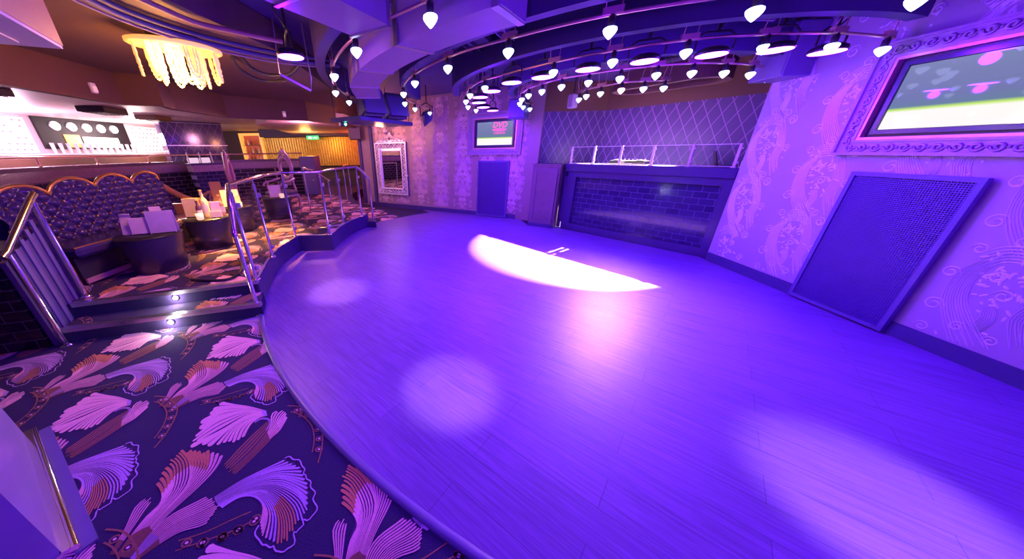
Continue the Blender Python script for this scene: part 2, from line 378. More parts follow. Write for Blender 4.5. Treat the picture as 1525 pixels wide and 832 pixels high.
# rust and pink striped leaf
fan([[(375, 818), (425, 735), (462, 655), (507, 620)], [(392, 818), (455, 730), (500, 665), (528, 628)]], k4, 5, .018, lambda s: seg((.25, 4), (1, 6)), 10, 2, .1)
fan([[(396, 822), (490, 700), (545, 650), (552, 610), (530, 578)], [(406, 824), (520, 690), (590, 600), (600, 520), (578, 500)], [(418, 826), (540, 690), (640, 580), (650, 500), (622, 462)], [(430, 828), (550, 690), (660, 570), (700, 510), (690, 462)],
     [(444, 828), (570, 690), (690, 580), (745, 520), (772, 470)]], k4, 19, .024, lambda s: seg((.20, 4), (.62, 6), (.74, 6 if s > .3 else 1), (1, 3 if s < .85 else 6)), 16, 2, .06, 0, 1.2, .56)
fan([[(446, 830), (560, 700), (680, 632), (722, 612)], [(458, 834), (590, 722), (700, 672), (757, 640)], [(470, 838), (600, 750), (690, 722), (722, 700)]], k4, 13, .012, lambda s: seg((.35, 4 if s > .6 else 2), (1, 6)), 12, 2, .12, 0, 1.2)
# beaded arcs
STROKES.append((resample(fl([(0, 180), (110, 190), (190, 250), (200, 330), (120, 490), (0, 640)], k2), 18), .008, seg((1, 4)), 3, 1))
STROKES.append((resample(fl([(0, 228), (70, 255), (112, 330), (80, 440), (0, 555)], k2), 16), .007, seg((1, 4)), 3, 1))
STROKES.append((resample(fl([(600, 805), (700, 770), (800, 735), (880, 692)], k4), 10), .006, seg((1, 4)), 0, 1))
STROKES.append((resample(fl([(610, 770), (700, 742), (790, 700), (860, 670)], k4), 10), .006, seg((1, 4)), 0, 1))
BEADS = [fl([p], k2)[0] for p in [(60, 215), (140, 245), (160, 300), (150, 370), (120, 445), (70, 530)]] + [fl([p], k4)[0] for p in [(640, 778), (692, 778), (763, 757), (815, 735), (870, 705)]] + [onz(*kf(p)).xy for p in [(130, 700), (280, 655), (415, 595), (560, 505)]]
E1, E2 = Vector((1.05, -.11)), Vector((-.52, .84))
def carpet_pattern(mb, regions, z, rng1, rng2):
    def ok(p): return any(inside(p, r) for r in regions)
    for i in rng1:
        for j in rng2:
            off = E1 * i + E2 * j
            c = Vector((-1.5, 1.1)) + off
            if not any(ok(c + Vector(d)) for d in ((0, 0), (.6, 0), (-.6, 0), (0, .6), (0, -.6), (.5, .5), (-.5, .5), (.5, -.5), (-.5, -.5))): continue
            for si, (pts, w, cf, layer, tip) in enumerate(STROKES):
                zz = z + .0020 + layer * .0009 + (si % 40) * .00002; n = len(pts)
                ws = w if isinstance(w, list) else [w] * n
                for q in range(n - 1):
                    a, b = pts[q] + off, pts[q + 1] + off
                    if not ok((a + b) / 2): continue
                    if (b - a).length < 1e-5: continue
                    wa, wb = ws[q], ws[q + 1]; t1 = (q + 1) / (n - 1)
                    pa = pts[max(q - 1, 0)] + off; pb = pts[min(q + 2, n - 1)] + off
                    na = (b - pa); na = Vector((-na.y, na.x)).normalized(); nb = (pb - a); nb = Vector((-nb.y, nb.x)).normalized()
                    mb.add([(*(a - na * wa / 2), zz), (*(b - nb * wb / 2), zz), (*(b + nb * wb / 2), zz), (*(a + na * wa / 2), zz)], [(0, 1, 2, 3)], cf(t1))
                if isinstance(w, list) and layer >= 1 and ok(pts[-1] + off):       # rounded tip
                    c2 = pts[-1] + off; r = ws[-1] * .5
                    mb.add([(c2.x + r * math.cos(t * PI / 4), c2.y + r * math.sin(t * PI / 4), zz + .00001) for t in range(8)], [tuple(range(8))], cf(1))
            for bd in BEADS:
                c2 = bd + off
                if ok(c2):
                    for r, mi, dz in ((.024, 4, .0042), (.016, 0, .0046), (.008, 1, .005)):
                        mb.add([(c2.x + r * math.cos(t * PI / 4), c2.y + r * .8 * math.sin(t * PI / 4), z + dz) for t in range(8)], [tuple(range(8))], mi)

# ------------------------------------------------------------------ structure
N2L, N2R, N1L, N1R = Vector((-3.71, 2.57)), Vector((-2.13, 3.08)), Vector((-3.62, 2.34)), Vector((-1.98, 2.80))
HP = .30
riser = spline([(-2.13, 3.08), (-2.30, 3.55), (-2.43, 3.95), (-2.53, 4.4), (-2.54, 5.04)], 6)
riser = [p.xy for p in riser] + [Vector((-1.95, 5.07))] + [p.xy for p in spline([(-1.95, 5.07), (-1.98, 5.6), (-1.94, 6.1), (-1.84, 6.5), (-1.70, 6.85)], 5)][1:]
plat = [N2L] + riser + [Vector((-3.1, 10.4)), Vector((-3.1, 14.2)), Vector((-10.5, 14.2)), Vector((-10.5, 1.2)), Vector((-6.5, 1.2))]
lowreg = [Vector((-6.0, -2.8)), Vector((4.2, -2.8)), Vector((4.2, 0.2))] + [p for p in reversed(edge2)] + [bw(2.4), bw(-.4), Vector((-3.3, 10.5)), Vector((-1.72, 6.9)), Vector((-1.9, 5)), Vector((-2.6, 4.6)), Vector((-2.1, 3.0)), N1R, N1L, Vector((-6.0, 1.85))]
f = MB(); f.prism([(-11, -3), (4.4, -3), (4.4, 4.3), (2.3, 7.6), (-2.3, 10.4), (-2.3, 14.3), (-11, 14.3)], -.1, 0)
carpet_pattern(f, [lowreg], 0, range(-4, 5), range(-4, 11))
struct(f.build('floor', CARP))
f = MB(); f.prism(plat, 0.0, HP)
carpet_pattern(f, [plat], HP, range(-4, 4), range(-1, 12))
struct(f.build('floor_raised', CARP))
# riser cladding
f = MB(); f.band([(p.x + .001, p.y) for p in reversed(riser)], -.02, .0, HP - .012)
struct(f.build('trim_1', mat('riser_cladding', (.05, .035, .11), .35)))
f = MB(); f.band([(p.x, p.y, 0) for p in reversed(riser)], -.03, HP - .014, HP + .004)
struct(f.build('trim_2', mTRIM))
ds = (Vector((-1.70, 6.85)) - Vector((-1.84, 6.5))).normalized()
f = MB(); f.prism([(-1.71, 6.80), (-1.50, 6.76), (-1.58, 7.05), (-1.80, 7.2)], 0, .15); struct(f.build('floor_half_step', mat('half_step', (.05, .035, .11), .35)))
# steps (tread, nosings)
sd = (N2R - N2L).normalized()
f = MB(); f.prism([N1L, N1R, N2R + Vector((.03, -.01)), N2L], 0, .15)
tread = [N1L, N1R, N2R, N2L]
carpet_pattern(f, [tread], .15, range(-4, 4), range(-1, 5))
struct(f.build('floor_step', CARP))
for nm, a, b, z in (('trim_3', N1L, N1R, .15), ('trim_4', N2L, N2R, HP)):
    g = MB(); d = (b - a).normalized(); nn = Vector((d.y, -d.x))
    g.prism([a + nn * .012, b + nn * .012, b - nn * .05, a - nn * .05], z - .035, z + .007); struct(g.build(nm, mSTEEL))
# dance floor
g = MB(); g.prism(dance, 0, .012); struct(g.build('floor_dance', mFLOOR))
g = MB(); q = [Vector((p.x, p.y)) for p in edge2]; prof = [(.0, .0), (.004, .016), (.02, .022), (.045, .018), (.05, .012)]
nrm = []
for i in range(len(q)):
    t = (q[min(i + 1, len(q) - 1)] - q[max(i - 1, 0)]).normalized(); nrm.append(Vector((-t.y, t.x)))
vs = [(*(q[i] - nrm[i] * .01 + nrm[i] * o), z) for i in range(len(q)) for o, z in prof]
g.add(vs, [(i * 5 + j, i * 5 + j + 1, i * 5 + 6 + j, i * 5 + 5 + j) for i in range(len(q) - 1) for j in range(4)], 0, True)
struct(g.build('trim_5', mTRIM))

# wallpaper relief: a drop repeat of plumed ornaments
def ornament():
    out = []            # (points, width) in (s, t)
    def sp(pts, w): out.append(([p.to_tuple() for p in spline([Vector((a, b, 0)) for a, b in pts], 5)], w))
    rj = lambda k=.006: random.uniform(-k, k)
    for i in range(10):                                       # right hand plume, sweeping down and left
        o = i / 9
        sp([(.04 + .12 * o + rj(), .30 - .12 * o + rj(.02)), (.12 + .10 * o, .10 - .04 * o), (.10 + .11 * o, -.10 - .03 * o), (.0 + .15 * o, -.26 - .02 * o), (-.14 + .17 * o + rj(), -.42 - .04 * o + rj(.03))], .0065)
    for i in range(8):                                        # left hand plume
        o = i / 7
        sp([(.02 - .12 * o + rj(), .34 - .06 * o + rj(.02)), (-.09 - .09 * o, .12), (-.13 - .09 * o, -.04), (-.12 - .09 * o, -.18 + .02 * o), (-.20 - .06 * o + rj(), -.36 + .08 * o + rj(.03))], .0065)
    for i in range(6):                                        # crest over the body
        o = i / 5
        sp([(-.07 - .06 * o, .17 + .05 * o), (-.02, .22 + .10 * o), (.06 + .04 * o, .21 + .11 * o), (.12 + .08 * o, .15 + .08 * o)], .009)
    for i in range(7):                                        # tail feathers running down
        o = i / 6
        sp([(-.04 + .05 * o, -.12 - .02 * o), (-.07 + .06 * o, -.22), (-.05 + .05 * o + rj(), -.34 + .02 * o)], .0065)
    for cx, cy, r, d, k in ((-.20, .25, .055, 1, 1.6), (.22, -.22, .06, -1, 1.5), (.25, .06, .05, -1, 1.5), (-.25, -.05, .045, -1, 1.5), (.05, .36, .045, -1, 1.4), (-.03, -.03, .05, 1, 1.5), (.04, .09, .05, -1, 1.5), (.20, .27, .045, 1, 1.4), (-.12, -.37, .04, 1, 1.4)):
        sp([(cx + d * r * (1 - .8 * t / 9) * math.cos(t / 9 * k * 2 * PI), cy + r * (1 - .8 * t / 9) * math.sin(t / 9 * k * 2 * PI)) for t in range(10)], .012)
    for i in range(60):
        a = random.random() * 2 * PI; r = math.sqrt(random.random()); x, y = .11 * r * math.cos(a), .04 + .16 * r * math.sin(a)
        if i > 40: x, y = random.uniform(-.26, .26), random.uniform(-.34, .34)
        l = .010 + random.random() * .016; an = random.random() * 3
        out.append(([(x - l * math.cos(an), y - l * math.sin(an), 0), (x, y, 0), (x + l * math.cos(an), y + l * math.sin(an), 0)], .018))
    return out
ORN = ornament()
def relief(mb, mp, s0, s1, z0, z1, cols, pitch_z, zoff, mi=1, mirror=False, h=.008, thin=1):
    for ci, s in enumerate(cols):
        k = -2
        while True:
            zc = zoff + (ci % 2) * pitch_z / 2 + k * pitch_z; k += 1
            if zc > z1 + .5: break
            if zc < z0 - .5: continue
            for idx, (pts, w) in enumerate(ORN):
                for sg in ((1, -1) if mirror else (1,)):
                    P = [(s + sg * p[0], zc + p[1]) for p in pts]
                    if any(not (s0 < p[0] < s1 and z0 < p[1] < z1) for p in P): continue
                    n = len(P); vs = []
                    for i in range(n):
                        a = Vector(P[max(i - 1, 0)]); b = Vector(P[min(i + 1, n - 1)]); t = (b - a).normalized(); nn = Vector((-t.y, t.x)); c = Vector(P[i]); ww = w * (.45 + .55 * math.sin(PI * min(1, (i + .6) / n))) * thin
                        e0, e1 = c + nn * ww / 2, c - nn * ww / 2
                        vs += [mp(e0.x, e0.y, .0006), mp(c.x, c.y, h), mp(e1.x, e1.y, .0006)]
                    fs = []
                    for i in range(n - 1): fs += [(3 * i, 3 * i + 1, 3 * i + 4, 3 * i + 3), (3 * i + 1, 3 * i + 2, 3 * i + 5, 3 * i + 4)]
                    mb.add(vs, fs, mi, True)
# right wall
g = MB(); g.box((XR + .06, .65, 1.475), (.12, 7.3, 2.95))
relief(g, lambda s, z, d: (XR - d, s, z), -2.6, 4.28, .14, 2.9, [4.07 - .715 * i for i in range(9)], .70, .97)
struct(g.build('wall_right', [mPAPER, mRELIEF]))
g = MB(); g.box((XR - .012, .75, .06), (.024, 7.06, .12)); g.box((XR - .008, .75, .13), (.016, 7.06, .02)); struct(g.build('baseboard_right', mSKIRT))
# back wall (mirror wall)
g = MB(); L = 5.62; c = bw(L / 2 - .22, .08); ang = math.atan2(BT.y, BT.x)
g.box((c.x, c.y, 1.475), (L + .1, .16, 2.95), ang)
relief(g, lambda s, z, d: (*bw(s, -d), z), .1, 5.3, .14, 2.9, [.72 + .695 * i for i in range(7)], .655, .95, mirror=True, thin=.8)
struct(g.build('wall_back', [mPAPER2, mat('wallpaper_relief_pale', (.80, .58, .64), .25)]))
g = MB(); c = bw(L / 2 - .3, -.012); g.box((c.x, c.y, .06), (L - .6, .024, .12), ang); struct(g.build('baseboard_back', mSKIRT))
g = MB()
for u in (-.16, .34):
    c = bw(u, -.02); g.box((c.x, c.y, 1.2), (.11, .05, 2.3), ang)
struct(g.build('trim_6', mSKIRT))
# booth walls
C1, C2 = bp(-.05, 1.25), bp(2.62, 1.25)
def vwall(name, a, b, z0, z1, mats, th=.1, kind=True, flip=1):
    d = (b - a); L = d.length; mb = MB(); mb.box((L / 2, flip * th / 2, (z0 + z1) / 2), (L, th, z1 - z0))
    o = mb.build(name, mats, None, (a.x, a.y, 0), math.atan2(d.y, d.x))
    return struct(o) if kind else o
vwall('wall_booth_rear', C1, C2, 0, 2.40, mDIAM)
vwall('wall_booth_left', bw(5.28), C1, 0, 2.40, mDIAM)
vwall('wall_booth_right', C2, Vector((XR + .02, 4.26)), 0, 2.95, mat('maroon_side', (.14, .05, .09), .5))
vwall('wall_booth_upper', C1, C2, 2.40, 2.95, mBULK, .1)
vwall('wall_booth_upper_left', bw(5.28), C1, 2.40, 2.95, mBULK, .1)
g = MB(); g.box((-.20, .66, .67), (.30, 1.1, 1.34)); struct(g.build('wall_booth_pier', mSKIRT, None, (A.x, A.y, 0), math.atan2(T.y, T.x)))
# other enclosure
vwall('wall_far', Vector((-11, 14.1)), Vector((-2.2, 14.1)), 0, 2.95, mat('dark_far_wall', (.05, .03, .04), .6))
vwall('wall_far_right', Vector((-2.2, 14.1)), bw(-.25), 0, 2.95, mat('red_lit_wall', (.25, .06, .05), .5))
vwall('wall_left', Vector((-9.75, -3)), Vector((-9.75, 14.1)), 0, 2.95, mat('white_bar_wall', (.75, .62, .66), .5))
vwall('wall_front', Vector((4.3, -2.95)), Vector((-11, -2.95)), 0, 2.95, mPAPER)
# ceiling
bulk = [(-4.2, -2.9), (-4.2, 3.0), (-4.4, 4.73), (-4.0, 4.91), (-4.12, 5.27), (-4.11, 6.48), (-3.58, 6.97), (-2.92, 7.4), (-2.55, 8.4), (-2.45, 10.2)]
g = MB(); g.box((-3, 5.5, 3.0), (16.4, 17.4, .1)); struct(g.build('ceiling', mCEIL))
g = MB(); g.prism([(-11, -3)] + [(-4.28, -2.9), (-4.28, 3.0)] + [(x - .08, y + .03) for x, y in bulk[2:]] + [(-2.5, 14.2), (-11, 14.2)], 2.55, 2.62); struct(g.build('ceiling_low', mLOWC))
g = MB(); g.prism([(-4.2, -2.9), (-2.1, -2.9), (-2.1, 2.0), (-1.75, 4.0), (-1.9, 6.0), (-2.3, 7.6), (-2.56, 8.4)] + [(x + .01, y) for x, y in bulk[7:1:-1]] + [(-4.19, 3.0)], 2.68, 2.94); struct(g.build('ceiling_left', mat('left_ceiling', (.10, .05, .06), .7)))
g = MB(); g.band(bulk, .1, 2.3, 2.95); struct(g.build('trim_bulkhead', mBULK))

# ------------------------------------------------------------------ ring beams, ducts, ceiling boards
RC = Vector((3.05, 5.62))
def arc(r, a0, a1, n=36): return [(RC.x + r * math.cos(math.radians(a0 + (a1 - a0) * i / n)), RC.y + r * math.sin(math.radians(a0 + (a1 - a0) * i / n))) for i in range(n + 1)]
def ringbox(mb, r0, r1, a0, a1, z0, z1, n=36, mi=0):
    o, i = arc(r1, a0, a1, n), arc(r0, a0, a1, n); mb.prism(o + i[::-1], z0, z1, mi)
def fill_ring(mb, r0, r1, a0, a1, z0, z1, n=36, mi=0):
    o, i = arc(r1, a0, a1, n), arc(r0, a0, a1, n); m = n + 1
    vs = [(*p, z) for z in (z0, z1) for p in o] + [(*p, z) for z in (z0, z1) for p in i]
    fs = []
    for k in range(n):
        a, b, c, d = k, m + k, 2 * m + k, 3 * m + k
        fs += [(a, a + 1, b + 1, b), (c + 1, c, d, d + 1), (a + 1, a, c, c + 1), (b, b + 1, d + 1, d)]
    fs += [(0, m, 3 * m, 2 * m), (n, 2 * m + n, 3 * m + n, m + n)]
    mb.add(vs, fs, mi)
for k, (r, a0_, a1_) in enumerate(((4.62, 172, 214), (3.55, 163, 284), (2.72, 165, 288), (1.76, 150, 296))):
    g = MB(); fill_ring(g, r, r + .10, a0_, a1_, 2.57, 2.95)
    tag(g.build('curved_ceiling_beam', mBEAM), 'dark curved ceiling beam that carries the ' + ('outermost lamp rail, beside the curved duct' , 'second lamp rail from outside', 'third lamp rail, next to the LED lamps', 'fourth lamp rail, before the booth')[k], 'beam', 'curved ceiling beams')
g = MB(); fill_ring(g, 3.98, 4.34, 183, 232, 2.43, 2.70)
t = tag(g.build('curved_duct', mDUCT), 'wide violet-lit curved boxed duct crossing the ceiling', 'duct')
for a in (183.3, 195, 207, 219, 231.5):
    g = MB(); fill_ring(g, 3.97, 4.35, a - .35, a + .35, 2.422, 2.71, 2); g.build('flange', mSTEEL, t)
def duct(name, c0, c1, w, z0, z1, label):
    c0, c1 = Vector(c0), Vector(c1); d = (c1 - c0).normalized(); nn = Vector((-d.y, d.x)) * w / 2
    g = MB(); g.prism([c0 + nn, c0 - nn, c1 - nn, c1 + nn], z0, z1)
    t = tag(g.build(name, mDUCT), label, 'duct')
    L = (c1 - c0).length
    for k in range(int(L / .6) + 1):
        p = c0 + d * (k * .6 + .02); e = nn * 1.03; g = MB(); g.prism([p + e - d * .015, p - e - d * .015, p - e + d * .015, p + e + d * .015], z0 - .012, z1 + .01)
        g.build('flange', mSTEEL, t)
duct('straight_duct', (-.48, 2.67), (-1.8, .42), .36, 2.45, 2.75, 'straight violet-lit ceiling duct at the top edge left of centre')
# pale ceiling boards between the rings
for k, (r_, r2, a0_, a1_, lab) in enumerate(((2.95, 3.30, 238, 285, 'long pale curved ceiling board above the lamp rails'), (1.95, 2.30, 250, 280, 'short pale curved ceiling board before the booth'), (3.75, 4.3, 243, 262, 'pale curved ceiling board at the top edge'))):
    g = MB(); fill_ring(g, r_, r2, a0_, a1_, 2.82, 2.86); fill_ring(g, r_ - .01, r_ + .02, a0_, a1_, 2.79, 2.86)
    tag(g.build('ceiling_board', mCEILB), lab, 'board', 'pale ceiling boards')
def tray(p0, p1, w, h, z, label, name='cable_tray'):
    p0, p1 = Vector(p0), Vector(p1); d = (p1 - p0); L = d.length; c = (p0 + p1) / 2; rz = math.atan2(d.y, d.x)
    g = MB(); g.box((0, 0, h / 2), (L, w, .02)); g.box((0, w / 2, h / 2 - .02), (L, .012, .06)); g.box((0, -w / 2, h / 2 - .02), (L, .012, .06))
    for k in range(int(L / .35)): g.box((-L / 2 + .2 + k * .35, 0, h / 2 - .02), (.03, w, .015))
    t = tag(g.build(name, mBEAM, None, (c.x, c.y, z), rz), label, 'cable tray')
    for e in (-L * .4, L * .4): g = MB(); g.tube([(e, 0, h / 2), (e, 0, 2.95 - z)], .008, 6); g.build('hanger_rod', mBLACK, t)
a, b = onz(675, 22, 2.78), onz(731, 72, 2.78); tray(a.xy, b.xy, .2, .06, 2.76, 'broad dark cable tray under the ceiling near the top centre')
a, b = onz(723, 17, 2.74), onz(760, 54, 2.74); tray(a.xy, b.xy, .09, .05, 2.72, 'narrow dark cable tray right of the broad one')
a, b = onz(676, 46, 2.80), onz(712, 73, 2.80); tray(a.xy, b.xy, .12, .05, 2.79, 'short dark cable tray left below the broad one')

# ------------------------------------------------------------------ lamp rails with drop-shaped lamps
def lampdirs(px):
    out = []
    for x, y in px:
        p = onz(x, y, 2.40) - Vector((RC.x, RC.y, 2.40)); out.append((math.atan2(p.y, p.x) % (2 * PI), math.hypot(p.x, p.y)))
    return sorted(out)
RAILS = [(4.42, [(520, 153), (500, 139), (498, 115), (531, 78), (641, 30)], 'outermost lamp rail, crossing above the wide curved duct'),
         (3.49, [(640, 169), (618, 163), (603, 155), (601, 141), (618, 125), (667, 103), (757, 79), (908, 48), (1123, 20), (1364, 3)], 'long lamp rail sweeping from the hanging scanner to the top right'),
         (2.64, [(709, 165), (697, 160), (694, 152), (700, 143), (722, 132), (824, 109), (912, 94), (1021, 80), (1137, 73), (1238, 71), (1313, 76)], 'lamp rail that runs beside the flat LED lamps to the big picture frame'),
         (1.69, [(789, 163), (779, 160), (774, 155), (777, 149), (787, 143), (807, 137), (836, 130), (876, 124), (923, 118), (977, 113), (1030, 110), (1078, 110), (1117, 112), (1141, 117)], 'lamp rail with the closest lamps, in front of the booth'),
         (.72, [(862, 149), (873, 144), (894, 140), (925, 135), (958, 133), (988, 132)], 'short innermost lamp rail above the booth counter')]
bulb_prof = [(.0001, -.044), (.010, -.038), (.028, -.020), (.042, -.002), (.047, .012), (.044, .022), (.034, .028), (.022, .030)]
cap_prof = [(.022, .030), (.024, .05), (.024, .085), (.016, .09), (.016, .10)]
B0 = None
for ri, (r, px, lab) in enumerate(RAILS):
    aa = lampdirs(px); rail = empty('lamp_rail', (RC.x, RC.y, 2.40), 'curved metal ' + lab, 'light rail', 0, 'curved lamp rails')
    pts = [Vector((q * math.cos(a), q * math.sin(a), .10)) for a, q in [(aa[0][0] - .04, aa[0][1])] + aa + [(aa[-1][0] + .04, aa[-1][1])]]
    g = MB(); g.tube(spline(pts, 6), .012, 8); g.build('tube', mBRASS, rail)
    for i, (a, q) in enumerate(aa):
        p = (q * math.cos(a), q * math.sin(a))
        g = MB(); g.lathe(bulb_prof, (0, 0, 0), 14); b = g.build('bulb', mBULBW if (ri == 4 and i == 3) else mBULB, rail, (*p, 0), a)
        g = MB(); g.lathe(cap_prof, (0, 0, 0), 12); g.build('cap', mBLACK, b)
        g = MB(); g.box((0, 0, 0), (.04, .13, .04)); g.tube([(0, .05, .02), (0, .05, .43)], .005, 6); g.tube([(0, -.05, .02), (.04, -.05, .14), (.02, -.05, .25), (0, -.04, .43)], .004, 5)
        g.build('bracket', mBRASS, rail, (*p, .12), a)
# ------------------------------------------------------------------ flat LED par lamps
PARNAMES = ['beside the glass chandelier, alone on its drop rod', 'lowest and farthest lamp above the small picture frame', 'second lamp up, over the small picture frame', 'third lamp up, over the small picture frame', 'fourth lamp up, over the small picture frame',
            'where the ring turns left of its bright cluster', 'just right of the top of the far cluster', 'touching a drop lamp left of the ring middle', 'brightest one left of the booth centre', 'above the booth panels, fourth from the right wall', 'third lamp from the right wall', 'second lamp from the right wall', 'nearest to the right wall and big picture frame']
for i, (x, y) in enumerate(PARS):
    a = math.atan2(y - RC.y, x - RC.x)
    t = empty('par_lamp', (x, y, 2.40), 'flat round violet LED stage lamp, ' + PARNAMES[i], 'stage lamp', a, 'violet LED stage lamps')
    R_ = .125 if i else .11
    g = MB(); g.lathe([(R_ * .92, -.010), (R_ * .97, -.012), (R_, .0), (R_ * .94, .025), (R_ * .6, .045), (.0001, .05)], (0, 0, 0), 18); g.build('housing', mBLACK, t)
    g = MB(); g.lathe([(.0001, -.016), (R_ * .92, -.011)], (0, 0, 0), 18)
    g.build('led_face', mPARFACE, t)
    g = MB(); w = R_ + .02; g.tube([(0, w, .03), (0, w, .12), (0, w * .6, .16), (0, -w * .6, .16), (0, -w, .12), (0, -w, .03)], .009, 6); g.build('yoke', mBLACK, t)
    g = MB(); g.tube([(0, 0, .16), (0, 0, .55)], .012, 6); g.tube([(.0, .02, .18), (.08, .05, .28), (.03, .06, .42), (0, .0, .54)], .006, 5); g.build('hanger', mBLACK, t)

# ------------------------------------------------------------------ booth: front, counter, cabinet, glass screen
def onbooth(mb, name, mats, label=None, cat=None, parent=None):
    o = mb.build(name, mats, parent, None if parent else (A.x, A.y, 0), 0 if parent else math.atan2(T.y, T.x))
    if label: tag(o, label, cat)
    return o
UL, UR = -.04, 2.67
g = MB(); g.box((1.385, .12, .60), (UR - UL, .12, 1.20)); front = onbooth(g, 'tiled_booth', mTILE, 'booth front of glossy dark brick-shaped tiles in a dark frame', 'booth front')
g = MB(); g.box((1.385, .035, .075), (UR - UL, .07, .15)); g.box((1.385, .035, 1.16), (UR - UL, .07, .10)); g.box((UL + .13, .035, .63), (.26, .07, .96)); g.box((UR - .07, .035, .63), (.14, .07, .96)); g.build('frame', mCOUNTER, front)
g = MB(); g.tube([(.2, .02, .12), (2.55, .02, .12)], .008, 6); g.build('foot_strip', mSTEEL, front)
g = MB(); g.bbox((1.31, .19, 1.287), (2.68, .46, .145), .012); g.box((1.31, -.02, 1.33), (2.68, .03, .05))
counter = onbooth(g, 'worktop', mCOUNTER, 'long dark glossy worktop on top of the tiled booth front', 'worktop')
POST = [-.0, .47, .97, 1.49, 2.02, 2.56]
scr = empty('glass_screen', (A.x, A.y, 1.36), 'low clear glass screen with pale square posts along the booth worktop', 'glass screen', math.atan2(T.y, T.x))
for u in POST:
    g = MB(); g.bbox((u, .08, .163), (.034, .034, .32), .004); g.bbox((u, .08, .006), (.06, .06, .012), .003); p = g.build('post', mWHITE, scr)
    for z in (.07, .26):
        q = MB(); q.box((u + .02, .08, z), (.03, .03, .025)); q.build('clamp', mSTEEL, p)
for i in range(5):
    g = MB(); g.box(((POST[i] + POST[i + 1]) / 2, .08, .165), (POST[i + 1] - POST[i] - .05, .008, .29)); pn = g.build('pane', mGLASS, scr)
    for z in (.014, .315): g = MB(); g.box(((POST[i] + POST[i + 1]) / 2, .08, z), (POST[i + 1] - POST[i] - .036, .014, .010)); g.build('edge_strip', mWHITE, pn)
# cabinet at the left end of the booth
ca, cb = Vector((2.05, 6.74)), Vector((2.52, 6.40)); cdv = (cb - ca); cl = cdv.length
cab = empty('end_cabinet', (ca.x, ca.y, 0), 'brown panelled end cabinet standing left of the tiled booth front', 'cabinet', math.atan2(cdv.y, cdv.x))
g = MB(); g.box((cl / 2, .2, .67), (cl, .38, 1.33)); g.box((cl / 2, .2, 1.345), (cl + .03, .40, .02)); g.build('body', mCAB, cab)
g = MB(); g.box((cl / 2, -.012, .69), (cl - .08, .02, 1.18)); d = g.build('door', mCAB, cab)
g = MB()
for x in (.075, cl - .075): g.box((x, -.026, .69), (.07, .012, 1.18))
for z in (.13, 1.245): g.box((cl / 2, -.026, z), (cl - .22, .012, .07))
g.build('door_frame', mat('door_frame_timber', (.16, .08, .16), .35), d)
g = MB(); g.box((cl / 2, -.004, .05), (cl - .02, .02, .08)); g.build('plinth', mSKIRT, cab)
# things on the worktop
def onctr(u, d, z=1.36): p = bp(u, d); return (p.x, p.y, z)
rzB = math.atan2(T.y, T.x)
lt = empty('laptop', onctr(2.42, .30), 'dark open laptop standing edge-on behind the right end of the glass screen', 'laptop', .95)
g = MB(); g.bbox((0, 0, .01), (.30, .21, .018), .004); g.build('keyboard_base', mBLACK, lt)
g = MB(); g.bbox((0, .14, .12), (.30, .012, .22), .004, rot=Matrix.Rotation(-.35, 3, 'X')); g.build('lid', mBLACK, lt)
mx = empty('mixing_deck', onctr(1.05, .28), 'low black mixing deck behind the middle of the glass screen', 'mixer', rzB)
g = MB(); g.bbox((0, 0, .035), (.62, .24, .07), .01); g.build('body', mBLACK, mx)
for k in range(8):
    g = MB(); g.lathe([(.012, 0), (.012, .02), (.008, .026), (.0001, .026)], (-.24 + .07 * k, .05, .07), 8); g.build('knob', mSTEEL, mx)
g = MB()
for s in (-.2, .2): g.lathe([(.075, .07), (.075, .082), (.0001, .084)], (s, -.02, 0), 16)
g.build('jog_wheel', mDARK, mx)
mc = empty('microphone_stub', onctr(2.63, .12), 'short pale metal stub at the right end of the booth worktop', 'fitting', rzB)
g = MB(); g.lathe([(.03, 0), (.03, .01), (.012, .014), (.012, .085), (.016, .09), (.0001, .094)], (0, 0, 0), 10); g.build('stem', mWHITE, mc)
g = MB(); g.bbox((0, 0, 0), (.10, .018, .16), .006); p = Vector((4.2, 4.26)).lerp(Vector(C2), .18); dv = (C2 - Vector((4.2, 4.26)))
nb = g.build('notice_plate', mWHITE, None, (p.x - .03 * -.6, p.y + .0, 2.02), math.atan2(dv.y, dv.x)); tag(nb, 'small pale plate on the maroon side wall of the booth', 'wall plate')
nb.location = (p.x - .02, p.y + .015, 2.06)
g = MB(); g.box((0, 0, 0), (.07, .006, .12)); g.build('face', mat('plate_face', (.85, .72, .8), .4), nb, (0, .012, 0))

# ------------------------------------------------------------------ framed televisions
def scrolls(mb, W, H, b, n1, n2, r, y=0, mi=0):
    # running scroll carving along a rectangular border of width b
    def sc(cx, cz, d, k):
        pts = []
        for t in range(13):
            q = t / 12; rr = r * (1 - .78 * q); an = k + d * q * 2.6 * PI
            pts.append((cx + rr * math.cos(an), y, cz + rr * math.sin(an)))
        mb.tube(pts, [.007 + .004 * math.sin(PI * t / 12) for t in range(13)], 5, mi)
    for i in range(n1):
        x = -W / 2 + b * .5 + (W - b) * (i + .5) / n1
        for zz in (-H / 2 + b * .5, H / 2 - b * .5):
            sc(x, zz, 1 if i % 2 else -1, PI * (i % 2)); mb.sph((x + (W - b) / n1 / 2, y, zz), .012, 5, mi)
    for i in range(n2):
        zc = -H / 2 + b * .5 + (H - b) * (i + .5) / n2
        for xx in (-W / 2 + b * .5, W / 2 - b * .5):
            sc(xx, zc, 1 if i % 2 else -1, PI / 2 * (1 + 2 * (i % 2))); mb.sph((xx, y, zc + (H - b) / n2 / 2), .012, 5, mi)
